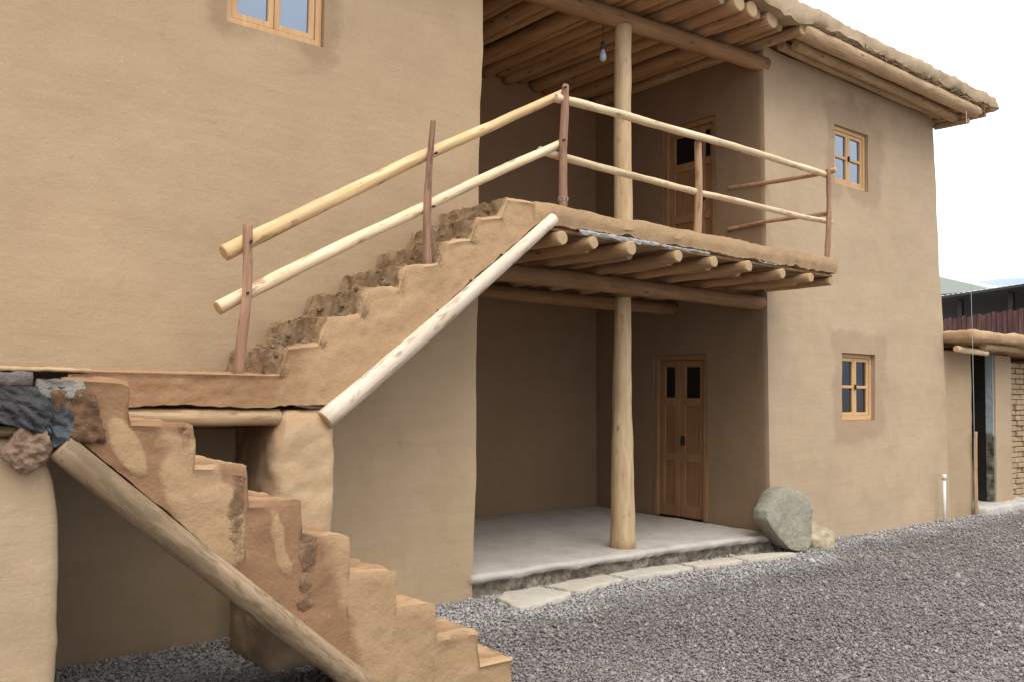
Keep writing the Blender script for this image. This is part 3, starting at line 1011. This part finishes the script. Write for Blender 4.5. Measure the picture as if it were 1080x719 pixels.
bm_obj('beam_end', bm, plain('mud_caked_wood', (.29, .19, .125), .95, .4, 18, 1., dist=.02), landing, True)
log('support_pole', (-.2, 3.58, 1.352), (-.2, 5.38, 1.36), .085, .09, M['old_log'], landing, seed=17, bow=.0, lump=.15, ragged=.02)
log('support_pole', (-1.0, 3.63, 1.445), (.80, 3.615, 1.432), .022, .02, M['stringer'], landing, seed=27, bow=.01)
SL = plain('dark_slab', (.17, .145, .125), .9, .45, 9, .9, dist=.03)
def slab(x0, x1, y0, y1, z0, z1, mat, parent, seed):
    bm = dense_box_bm(x0, x1, y0, y1, z0, z1, seg=.02, rad=.012, amp=.012, sc=6 + seed, fine=.008, fsc=22)
    return bm_obj('edge_stone', bm, mat, parent, True)
slab(.20, .702, 3.585, 3.80, 1.592, 1.643, SL, landing, 0)
slab(.712, .875, 3.578, 3.80, 1.545, 1.625, plain('grey_slab', (.26, .235, .195), .9, .35, 9, .9, dist=.03), landing, 1)
slab(-.6, .19, 3.585, 3.80, 1.592, 1.645, SL, landing, 2)
bm = dense_box_bm(-1.4, .90, 3.592, 4.2, 1.642, 1.660, seg=.02, rad=.006, amp=.005, sc=7, fine=.005, fsc=24)
bm_obj('landing_crust', bm, M['edge_mud'], landing, True)
# ragged mud where the lower flight meets the slabs
bm = dense_box_bm(.775, .935, 3.572, 3.70, 1.385, 1.585, seg=.012, rad=.03, amp=.014, sc=9, fine=.014, fsc=30, warp=lambda p: Vector((p.x + (1.585 - p.z) * .30 - .03, p.y, p.z)))
bm_obj('broken_edge', bm, plain('broken_mud', (.25, .14, .075), .95, .35, 30, 1., dist=.03), landing, True)


# pillar under the upper flight, and the wall stub under the landing
def warp_pillar(p):
    cx = 2.29; k = (p.z - .07) / 1.42
    bul = 1 + .07 * math.sin(max(0, min(1, k)) * 3.0) - .05 * k
    return Vector((cx + (p.x - cx) * bul, p.y, p.z))


bm = dense_box_bm(2.105, 2.47, 4.60, 5.22, GZ - .05, 1.475, seg=.025, rad=.07, amp=.014, sc=3.2, warp=warp_pillar, fine=.011)
me = bpy.data.meshes.new('pillar'); bm.normal_update(); bm.to_mesh(me); bm.free()
set_attr(me, 'mask', lambda p: .7 * max(0, (p.z - 1.28) / .2) + (.5 if p.x < 2.14 else 0) + .3 * fbm(p, 4))
for p in me.polygons: p.use_smooth = True
mesh_obj('pillar', me, M['pillar_mud'], stair)


def warp_stub(p):
    if p.x > .55 and p.z > 1.05:
        k = (p.z - 1.05) / .35
        return Vector((p.x - .10 * k * k * max(0, (p.x - .55) / .27), p.y, p.z))
    return p


bm = dense_box_bm(-1.5, .825, 3.62, 4.0, GZ - .05, 1.405, seg=.04, rad=.04, amp=.012, sc=2.4, warp=warp_stub, fine=.004)
me = bpy.data.meshes.new('pillar'); bm.normal_update(); bm.to_mesh(me); bm.free()
set_attr(me, 'mask', lambda p: .3 * max(0, fbm(p, 2)))
for p in me.polygons: p.use_smooth = True
mesh_obj('pillar', me, M['mud'], stair)
bm = dense_box_bm(-1.5, -1.2, 4.0, 5.39, GZ - .05, 1.46, seg=.12, rad=.03)
bm_obj('pillar', bm, M['mud'], stair, True)

# ------------------------------------------------------------------ railings
sr = thing('stair_railing', 'sloping pole railing with reddish bark posts climbing the upper flight', 'railing', (1.9, 4.66, 1.67))
log('post', (1.895, 4.66, 1.66), (1.925, 4.66, 2.475), .028, .024, M['bark'], sr, seed=1, bow=.012, lump=.12)
log('post', (3.095, 4.66, 2.37), (3.115, 4.66, 3.29), .028, .018, M['bark'], sr, seed=2, bow=.012, lump=.12)
log('post', (4.225, 4.655, 2.89), (4.235, 4.655, 3.775), .030, .026, M['bark'], sr, seed=4, bow=.008, lump=.12)
log('rail', (1.825, 4.725, 2.318), (4.275, 4.70, 3.745), .046, .030, M['rail'], sr, seed=7, bow=.014, lump=.07)
log('rail', (1.80, 4.725, 2.018), (4.235, 4.70, 3.365), .040, .030, M['rail_pale'], sr, seed=9, bow=.012, lump=.07)
for (x, z) in ((4.20, 3.75), (4.19, 3.37), (3.11, 3.08), (3.10, 2.74), (1.92, 2.38), (1.91, 2.10)):
    bm = bmesh.new()
    bmesh.ops.create_cone(bm, segments=8, cap_ends=True, radius1=.005, radius2=.008, depth=.03, matrix=Matrix.Translation((x + .01, 4.63, z)) @ Matrix.Rotation(R(90), 4, 'X'))
    bm_obj('nail', bm, METAL_DK, sr)
n_ = bmesh.new()
for a in np.linspace(0, 6.28, 40):
    bmesh.ops.create_icosphere(n_, subdivisions=1, radius=.006, matrix=Matrix.Translation((4.226 + .033 * math.cos(a), 4.655 + .033 * math.sin(a), 2.955 + .012 * math.sin(a * 7))))
bm_obj('wire_tie', n_, plain('wire_grey', (.30, .29, .27), .4, .2, 20, .1, .6), sr)

br = thing('balcony_railing', 'level pole railing along the balcony edge with short return rails to the wall', 'railing', (6.0, 4.66, 2.89))
log('post', (5.765, 4.715, 2.88), (5.775, 4.715, 3.665), .036, .030, M['rail_pink'], br, seed=11, bow=.01, lump=.1)
log('post', (7.60, 4.655, 2.89), (7.63, 4.655, 3.745), .026, .022, M['bark'], br, seed=13, bow=.01, lump=.1)
log('rail', (4.16, 4.675, 3.675), (7.68, 4.69, 3.70), .032, .028, M['rail_pale'], br, seed=31, bow=.014, lump=.09)
log('rail', (4.05, 4.715, 3.285), (7.72, 4.69, 3.255), .028, .024, M['rail_pale'], br, seed=32, bow=.016, lump=.1)
log('return_rail', (7.66, 4.60, 3.735), (7.675, 5.85, 3.775), .026, .020, M['rail_pink'], br, seed=35, bow=.012, lump=.1)
log('return_rail', (7.66, 4.66, 3.325), (7.675, 5.85, 3.335), .022, .018, M['rail_pink'], br, seed=36, bow=.012, lump=.1)

# ------------------------------------------------------------------ loose things
# crumpled membrane at the landing corner
bm = bmesh.new()
nx, nz = 80, 26
grid = []
for i in range(nx + 1):
    row = []
    for j in range(nz + 1):
        u, v = i / nx, j / nz
        x = .10 + .735 * u
        z = 1.590 - (.150 + .035 * fbm((x, 0, 1), 6) + (.04 if u > .9 else 0)) * v
        f = abs(noise.noise(Vector((x * 9 + z * 6, z * 5, 2)))) * .05 + abs(noise.noise(Vector((x * 22 + z * 19, z * 18, 4)))) * .030 + abs(noise.noise(Vector((x * 47 - z * 30, z * 40, 4)))) * .010
        row.append(bm.verts.new((x, 3.575 - f * (.4 + v) + .02 * (1 - v), z)))
    grid.append(row)
for i in range(nx):
    for j in range(nz): bm.faces.new((grid[i][j], grid[i][j + 1], grid[i + 1][j + 1], grid[i + 1][j]))
bmesh.ops.solidify(bm, geom=bm.faces[:], thickness=-.004)
def tarp_mat():
    n = NT('tarp'); v = n.coords()
    n.b.inputs['Specular IOR Level'].default_value = .25
    sx = n.n('ShaderNodeSeparateXYZ'); n.l(v, sx.inputs[0])
    blue = n.ramp(n.math('ADD', n.math('MULTIPLY', n.noise(v, 11, 4, .7), .8), n.math('MULTIPLY', n.math('ABSOLUTE', n.math('SUBTRACT', sx.outputs[2], .145)), -2.2)), [(.08, 1.), (.22, 0.)])
    col = n.mix(n.noise(v, 14, 4, .7, 1.), (.060, .056, .054), (.120, .115, .110))
    col = n.mix(n.math('MULTIPLY', blue, .6), col, (.15, .20, .24))  # blue glint on the lower part put into the sheet colour
    return n.out(col, n.bump(n.noise(v, 22, 5, .7, 1.), .6, .02), .55)
o = bm_obj('plastic_sheet', bm, tarp_mat(), None, False, origin=(.47, 3.58, 1.43))
tag(o, 'crumpled dark blue plastic sheet hanging from the landing corner above a log end', 'plastic sheet')

# boulder leaning on the wall corner
prof = [(7.66, .07), (7.52, .13), (7.36, .27), (7.21, .42), (7.22, .50), (7.34, .575), (7.42, .66), (7.52, .695), (7.68, .69), (7.84, .65), (7.95, .56), (7.985, .46),
        (7.93, .36), (7.93, .24), (7.88, .13), (7.80, .07)]
bm = bmesh.new()
cxz = Vector((7.62, .38)); K = len(prof) * 4
def prof_at(t):
    n = len(prof); f = t * n; i = int(f) % n; u = f - int(f)
    a, b = prof[i], prof[(i + 1) % n]
    return Vector((a[0] + (b[0] - a[0]) * u, a[1] + (b[1] - a[1]) * u))
rings = []
for s, dy in ((.2, -.098), (.45, -.10), (.70, -.098), (.88, -.096), (.965, -.088), (1.0, -.05), (1.0, .05), (.9, .11), (.6, .13), (.2, .13)):
    ring = []
    for k in range(K):
        p = cxz + (prof_at(k / K) - cxz) * s
        q = Vector((p.x + .085, 5.16 + dy + (p.y - .07) * .12, p.y))
        q += Vector((1, 1, 1)) * .014 * fbm(q, 5) + Vector((0, 1, 0)) * .02 * fbm(q, 2.2)
        ring.append(bm.verts.new(q))
    rings.append(ring)
for a, b in zip(rings, rings[1:]):
    for k in range(K): bm.faces.new((a[k], b[k], b[(k + 1) % K], a[(k + 1) % K]))
bm.faces.new(rings[0]); bm.faces.new(rings[-1][::-1])
bmesh.ops.recalc_face_normals(bm, faces=bm.faces[:])
n = NT('grey_stone'); v = n.coords()
col = n.mix(n.ramp(n.noise(v, 4, 5, .65), [(.3, 0.), (.7, 1.)]), (.265, .24, .175), (.36, .33, .25))
col = n.mix(n.math('MULTIPLY', n.ramp(n.noise(v, 16, 5, .7), [(.52, 0.), (.7, 1.)]), .5), col, (.42, .41, .36))
col = n.mix(n.math('MULTIPLY', n.ramp(n.noise(v, 45, 3, .7), [(.56, 0.), (.68, 1.)]), .5), col, (.13, .125, .105))
o = bm_obj('boulder', bm, n.out(col, n.bump(n.noise(v, 9, 7, .75), .8, .05), .9), None, True, origin=(7.6, 5.16, GZ))
smooth_by_angle(o.data, 48)
tag(o, 'large flat grey boulder leaning on the house corner beside the porch', 'boulder')

bm = bmesh.new()
bmesh.ops.create_icosphere(bm, subdivisions=5, radius=1)
for v in bm.verts:
    p = v.co
    q = Vector((8.26 + p.x * .37, 5.30 + p.y * .24, GZ - .02 + p.z * (.22 if p.z > 0 else .05)))
    q += p.normalized() * (.07 * fbm(q, 3) + .035 * fbm(q, 10) + .012 * fbm(q, 30))
    v.co = q
o = bm_obj('mortar_heap', bm, plain('dry_mortar', (.38, .315, .205), .95, .3, 9, .9, dist=.02), None, True, origin=(8.26, 5.3, GZ))
tag(o, 'low yellowish heap of dried mortar at the wall foot right of the boulder', 'mortar heap')

# flagstones along the porch step
def flag(pts, h, label, seed):
    bm = bmesh.new()
    n = len(pts); sub = 14
    out = []
    for i in range(n):
        a, b = Vector(pts[i]), Vector(pts[(i + 1) % n])
        for k in range(sub):
            p = a + (b - a) * k / sub
            out.append(p)
    c = sum(out, Vector((0, 0))) / len(out)
    rows = []
    for s, z in ((1.0, -.03), (1.0, h - .012), (.985, h - .002), (.95, h), (.6, h), (.25, h)):
        rr = []
        for p in out:
            q = c + (p - c) * s
            w3 = Vector((q.x, q.y, GZ + z))
            e = .030 * fbm((q.x + seed, q.y, 0), 5) + .014 * fbm((q.x, q.y, seed), 19)
            d = (q - c).normalized() * e * (1 if s > .9 else 0)
            w3 += Vector((d.x, d.y, .005 * fbm((q.x, q.y, seed), 5) if z > 0 else 0))
            rr.append(bm.verts.new(w3))
        rows.append(rr)
    K = len(out)
    for a, b in zip(rows, rows[1:]):
        for k in range(K): bm.faces.new((a[k], a[(k + 1) % K], b[(k + 1) % K], b[k]))
    bm.faces.new(rows[-1])
    bmesh.ops.recalc_face_normals(bm, faces=bm.faces[:])
    o = bm_obj('flagstone', bm, FLAG, None, False, origin=(c.x, c.y, GZ))
    smooth_by_angle(o.data, 40)
    tag(o, label, 'flagstone', 'flagstones laid along the porch step')


n = NT('flagstone'); v = n.coords(); oi = n.n('ShaderNodeObjectInfo')
col = n.mix(n.ramp(n.noise(v, 2.5, 5, .65), [(.3, 0.), (.7, 1.)]), (.40, .365, .30), (.54, .50, .42))
col = n.mix(oi.outputs['Random'], col, n.mix(.5, col, (.52, .40, .28)))
col = n.mix(n.math('MULTIPLY', n.ramp(n.noise(v, 13, 5, .7), [(.52, 0.), (.72, 1.)]), .45), col, (.27, .23, .17))
FLAG = n.out(col, n.bump(n.noise(v, 15, 6, .7), .5, .015), .92)
flag([(4.10, 5.19), (4.06, 4.86), (4.55, 4.92), (4.70, 5.03), (4.62, 5.30), (4.30, 5.33)], .026, 'large pale flagstone beside the left wall corner, chipped at its right edge', 1)
flag([(4.69, 5.31), (4.74, 5.02), (5.18, 5.10), (5.36, 5.14), (5.40, 5.35), (5.0, 5.36)], .024, 'pale flagstone below the porch step left of the timber post', 2)
flag([(5.43, 5.33), (5.42, 5.13), (5.90, 5.10), (6.20, 5.10), (6.22, 5.30), (5.9, 5.34)], .028, 'narrow pale flagstone right in front of the timber post', 3)
flag([(6.25, 5.28), (6.24, 5.09), (6.6, 5.05), (6.86, 5.06), (6.85, 5.25), (6.6, 5.27)], .030, 'narrow tan flagstone between the timber post and the boulder', 4)
flag([(6.89, 5.22), (6.88, 5.03), (7.2, 4.99), (7.58, 4.98), (7.56, 5.05), (7.3, 5.17)], .034, 'tan flagstone tucked against the foot of the grey boulder', 5)

# bulb hanging under the porch ceiling
lb = thing('light_bulb', 'unlit bulb hanging by the upper timber post under the porch ceiling', 'light bulb', (5.77, 5.55, 4.50))
cb = bmesh.new(); bmesh.ops.create_cone(cb, segments=8, cap_ends=True, radius1=.004, radius2=.004, depth=.42, matrix=Matrix.Translation((5.64, 5.70, 4.96)))
bm_obj('cord', cb, METAL_DK, lb)
cb = bmesh.new(); bmesh.ops.create_cone(cb, segments=14, cap_ends=True, radius1=.022, radius2=.018, depth=.07, matrix=Matrix.Translation((5.64, 5.70, 4.735)))
bm_obj('bulb_socket', cb, plain('socket', (.05, .05, .05), .4), lb, True)
cb = bmesh.new()
prof_b = [(0.018, 4.70), (.022, 4.68), (.034, 4.65), (.040, 4.615), (.034, 4.58), (.018, 4.562), (.002, 4.558)]
pr = None
for r, z in prof_b:
    ring = [cb.verts.new((5.64 + .85 * r * math.cos(a * math.pi / 8), 5.70 + .85 * r * math.sin(a * math.pi / 8), 4.70 + (z - 4.70) * .8)) for a in range(16)]
    if pr:
        for k in range(16): cb.faces.new((pr[k], ring[k], ring[(k + 1) % 16], pr[(k + 1) % 16]))
    pr = ring
bmesh.ops.recalc_face_normals(cb, faces=cb.faces[:])
n = NT('bulb_glass'); n.b.inputs['Specular IOR Level'].default_value = .8
bm_obj('bulb', cb, n.out((.36, .42, .47), None, .12), lb, True)

# white pipe and hanging wire by the far corner
def tube(name, pts, r, mat, parent=None, origin=None, sides=10):
    bm = bmesh.new(); prev = None
    pts = [Vector(p) for p in pts]
    for i, p in enumerate(pts):
        d = (pts[min(i + 1, len(pts) - 1)] - pts[max(i - 1, 0)]).normalized()
        q = d.to_track_quat('Z', 'Y').to_matrix()
        ring = [bm.verts.new(p + q @ Vector((r * math.cos(a * 2 * math.pi / sides), r * math.sin(a * 2 * math.pi / sides), 0))) for a in range(sides)]
        if prev:
            for k in range(sides): bm.faces.new((prev[k], prev[(k + 1) % sides], ring[(k + 1) % sides], ring[k]))
        else: bm.faces.new(ring[::-1])
        prev = ring
    bm.faces.new(prev)
    return bm_obj(name, bm, mat, parent, True, origin)


dp = thing('drain_pipe', 'short white plastic pipe standing against the far wall corner', 'pipe', (11.2, 5.28, GZ))
tube('pipe', [(11.17, 5.26, GZ - .03), (11.19, 5.27, .35), (11.215, 5.28, .60)], .020, plain('white_pvc', (.72, .70, .66), .45, .06, 6, .1), dp)
tube('pipe_socket', [(11.2135, 5.2795, .585), (11.219, 5.282, .655)], .026, plain('grey_pvc', (.62, .60, .56), .45, .06, 6, .1), dp)

o = tube('hanging_wire', [(11.08, 4.90, 5.1), (11.09, 4.88, 4.2), (11.14, 4.9, 3.2), (11.24, 4.93, 2.2), (11.30, 4.95, 1.2), (11.36, 4.97, .4), (11.38, 4.98, GZ)], .003,
         plain('pale_wire', (.38, .43, .40), .5, .1, 6, .1), None, (11.06, 4.84, 5.26), 6)
tag(o, 'thin pale wire hanging from the far eave down to the gravel', 'wire')

# ------------------------------------------------------------------ outbuilding on the right
ob = thing('outbuilding', 'low flat roofed mud outbuilding with an open doorway beside the house', 'outbuilding', (12.8, 5.4, 0))
wall('wall', (11.40, 12.385, 5.44, 8.0, -.1, 2.22), M['mud'], None, lambda p: .3 * max(0, fbm(p, 1.5)), parent=ob)
wall('wall', (13.10, 13.64, 5.44, 5.57, -.1, 2.22), M['mud_pale'], None, None, parent=ob)
def inner():
    n = NT('inner_plaster'); v = n.coords()
    z = n.n('ShaderNodeSeparateXYZ'); n.l(v, z.inputs[0])
    rub = n.ramp(n.noise(v, 7, 5, .75), [(.38, (.05, .045, .035)), (.52, (.16, .145, .11)), (.66, (.30, .29, .23))])
    f = n.ramp(n.math('ADD', z.outputs[2], n.math('MULTIPLY', n.noise(v, 5, 4), .25)), [(1.13, 0.), (1.17, 1.)])
    nd = n.t.nodes[-1]
    # ramp positions clamp at 1, so scale the height down first
    hh = n.math('MULTIPLY', n.math('ADD', z.outputs[2], n.math('MULTIPLY', n.noise(v, 5, 4), .25)), .5)
    f = n.ramp(hh, [(.60, 0.), (.63, 1.)])
    col = n.mix(f, rub, (.36, .42, .42))
    return n.out(col, n.bump(n.noise(v, 8, 5, .7), .8, .04), .95)
box_obj('wall', (13.075, 13.095, 5.47, 5.57, .1, 2.22), inner(), ob, 0)
box_obj('wall', (12.3, 16.9, 7.9, 8.05, 0, 2.25), BOARD, ob, 0)
box_obj('wall', (13.085, 13.25, 5.573, 7.88, 0, 2.22), METAL_DK, ob, 0)  # dark material stands in for the shade deep inside the doorway

bm = dense_box_bm(12.36, 14.2, 5.26, 6.2, 0, .165, seg=.05, rad=.03, amp=.02, sc=3, fine=.01)
bm_obj('doorstep', bm, plain('doorstep_stone', (.44, .41, .36), .9, .2, 6, .6), ob, True)
bm = dense_box_bm(11.46, 17.0, 5.02, 8.4, 2.31, 2.45, seg=.06, rad=.04, amp=.025, sc=2.5, fine=.014)
me = bpy.data.meshes.new('roof'); bm.normal_update(); bm.to_mesh(me); bm.free()
set_attr(me, 'mask', lambda p: .3 + .4 * fbm(p, 2))
for p in me.polygons: p.use_smooth = True
rf = mesh_obj('roof', me, M['edge_mud'], ob)
log('roof_pole', (12.02, 5.14, 2.265), (16.8, 5.16, 2.26), .050, .05, M['eave'], rf, seed=41)
log('roof_pole', (11.44, 5.22, 2.215), (12.16, 5.16, 2.185), .040, .036, M['rail_pale'], rf, seed=42, bow=0)
for x in np.arange(12.6, 16.6, .5):
    log('roof_pole', (x, 5.24, 2.255), (x, 8.2, 2.255), .045, .045, M['joist'], rf, bow=.01)
log('door_post', (12.315, 5.385, GZ), (12.335, 5.385, 1.15), .028, .022, M['rail_pink'], ob, seed=44, bow=.01)

# bricks piled dry under the outbuilding roof
BR = plain('tan_brick', (.42, .31, .19), .95, .25, 9, .6)
bm = bmesh.new(); z = GZ
row = 0
while z < 2.12:
    x = 13.68 + (.06 if row % 2 else 0)
    while x < 15.6:
        L = .23 + random.uniform(-.01, .01)
        add_box(bm, x, x + L, 5.52 + random.uniform(-.02, .02), 5.98, z + .004, z + .070, .006)
        x += L + random.uniform(.006, .016)
    z += .076; row += 1
o = bm_obj('brick_wall', bm, BR, None, origin=(14.4, 5.7, GZ))
tag(o, 'wall of dry laid tan bricks under the outbuilding roof at the right edge', 'brick wall')

# ------------------------------------------------------------------ behind: shed, fence, pale roof, hills
sh = thing('metal_shed', 'dark open shed with a sheet metal roof behind the outbuilding', 'shed', (19, 9, 0))
A, B = Vector((20.6, 10.3, 3.82)), Vector((17.4, 5.5, 3.72))
d = (B - A).normalized(); nrm = Vector((-d.y, d.x, 0)); nrm = nrm if nrm.x > 0 else -nrm
bm = bmesh.new()
q = [A - d * 3, B + d * 3, B + d * 3 + nrm * 7 + Vector((0, 0, -.7)), A - d * 3 + nrm * 7 + Vector((0, 0, -.7))]
lo = [bm.verts.new(p) for p in q]; hi = [bm.verts.new(p + Vector((0, 0, .05))) for p in q]
bm.faces.new(lo[::-1]); bm.faces.new(hi)
for i in range(4): bm.faces.new((lo[i], lo[(i + 1) % 4], hi[(i + 1) % 4], hi[i]))
rfm = bm_obj('roof', bm, plain('sheet_metal_shaded', (.028, .028, .028), .8, .2, 3, .2), sh)  # near-black: shade under the eave put into the sheet colour
bm = bmesh.new()
for t in np.arange(-3, 9, .2):
    p = A + d * t + Vector((0, 0, .045))
    r = bmesh.ops.create_cone(bm, segments=6, cap_ends=True, radius1=.03, radius2=.03, depth=7, matrix=Matrix.Translation(p + nrm * 3.5 + Vector((0, 0, -.35))) @ (nrm * 7 + Vector((0, 0, -.7))).to_track_quat('Z', 'Y').to_matrix().to_4x4())
bm_obj('roof_ribs', bm, plain('sheet_rib', (.42, .42, .40), .5, .15, 3, .2, .4), rfm)
bm = bmesh.new()
for t in np.arange(-2.4, 8.5, 1.75):
    p = A + d * t + nrm * .4
    add_box(bm, p.x - .05, p.x + .05, p.y - .05, p.y + .05, 0, 3.75, .005)
bm_obj('post', bm, plain('shed_post', (.06, .05, .045), .8), sh)
bm = bmesh.new()
q = [A - d * 3 + nrm * 6.5, B + d * 3 + nrm * 6.5]
for k in range(1):
    p0, p1 = q
    vs = [bm.verts.new(p) for p in (Vector((p0.x, p0.y, 0)), Vector((p1.x, p1.y, 0)), Vector((p1.x, p1.y, 3.12)), Vector((p0.x, p0.y, 3.12)))]
    vb = [bm.verts.new(v.co + nrm * .2) for v in vs]
    bm.faces.new(vs); bm.faces.new(vb[::-1])
    for i in range(4): bm.faces.new((vs[i], vb[i], vb[(i + 1) % 4], vs[(i + 1) % 4]))
bmesh.ops.recalc_face_normals(bm, faces=bm.faces[:])
bm_obj('wall', bm, plain('shed_wall_shaded', (.02, .018, .017), .9, .3, 3), sh)  # near-black: the shed's inside shade put into the wall colour

fe = thing('board_fence', 'dark red board fence showing under the shed roof', 'fence', (18.8, 8, 0))
bm = bmesh.new()
i = 0
for t in np.arange(-2.6, 8.6, .17):
    p = A + d * t + nrm * .15
    m = Matrix.Translation((p.x, p.y, 1.70 + .02 * math.sin(i * 2.1))) @ Matrix.Rotation(math.atan2(d.y, d.x), 4, 'Z')
    r = bmesh.ops.create_cube(bm, size=1, matrix=m @ Matrix.Diagonal((.155, .03, 3.3, 1)))
    i += 1
n = NT('red_boards'); v = n.coords((6, 6, 1))
bm_obj('boards', bm, n.out(n.ramp(n.noise(v, 1.6, 4, .7), [(.35, (.035, .017, .016)), (.52, (.075, .028, .024)), (.66, (.095, .065, .05))]), None, .85), fe)
bm = bmesh.new()
for zz in (1.2, 2.75):
    p = A + d * 3 + nrm * .20
    bmesh.ops.create_cube(bm, size=1, matrix=Matrix.Translation((p.x, p.y, zz)) @ Matrix.Rotation(math.atan2(d.y, d.x), 4, 'Z') @ Matrix.Diagonal((11.2, .05, .10, 1)))
bm_obj('fence_rail', bm, plain('fence_rail', (.12, .06, .05), .85), fe)

fb = thing('far_house', 'distant pale house roof rising behind the shed', 'house', (46, 21, 0))
box_obj('wall', (43, 56, 18.2, 27, 0, 6.6), plain('far_wall', (.42, .42, .36), .9, .12, 1), fb, 0)
bm = bmesh.new()
pts = [(42.6, 17.6, 6.5), (56.4, 17.6, 6.5), (56.4, 27.6, 6.5), (42.6, 27.6, 6.5), (42.6, 22.6, 8.1), (56.4, 22.6, 8.1)]
vv = [bm.verts.new(p) for p in pts]
for f in ((0, 1, 5, 4), (2, 3, 4, 5), (3, 0, 4), (1, 2, 5), (3, 2, 1, 0)): bm.faces.new([vv[k] for k in f])
n = NT('far_roof'); v = n.coords((1, 1, 1)); w_ = n.n('ShaderNodeTexWave'); w_.inputs['Scale'].default_value = 1.2; n.l(v, w_.inputs['Vector'])
bm_obj('roof', bm, n.out(n.mix(w_.outputs['Fac'], (.33, .36, .32), (.44, .46, .40)), None, .8), fb)

# hills all round the plain
bm = bmesh.new()
prev = None
NH = 260
for i in range(NH + 1):
    a = 2 * math.pi * i / NH
    row = []
    for j, rr in enumerate((520, 640, 800, 1000, 1300)):
        hgt = (0, 50, 95, 150, 90)[j]
        k = (1 + .7 * max(0, -math.sin(a)) ** .7) * 1.0 * .75 + .45 * fbm((math.cos(a) * 2.2, math.sin(a) * 2.2, 1 + j * .35), 1.7, 5) + .15 * fbm((math.cos(a), math.sin(a), 3 + j), 9, 4)  # raised on the unseen side behind the camera to darken porch and reflections
        z = max(-1, hgt * k)
        if j == 3: z += (117 + 9 * fbm((a * 30, 0, 0), 1.0) - z) * math.exp(-((a - .37) / .16) ** 4)   # the ridge seen beside the sheds
        row.append(bm.verts.new((rr * math.cos(a), rr * math.sin(a), z)))
    if prev:
        for j in range(4): bm.faces.new((prev[j], prev[j + 1], row[j + 1], row[j]))
    prev = row
bmesh.ops.remove_doubles(bm, verts=bm.verts[:], dist=.01)
bmesh.ops.recalc_face_normals(bm, faces=bm.faces[:])
o = bm_obj('hills', bm, plain('hill_haze_blue', (.20, .235, .29), .95, .2, .02, .2), None, True)  # distance haze put into the hills as a blue base colour
tag(o, 'low blue grey hills on the horizon, raised unseen behind the camera to cut light', 'hills', kind='structure')
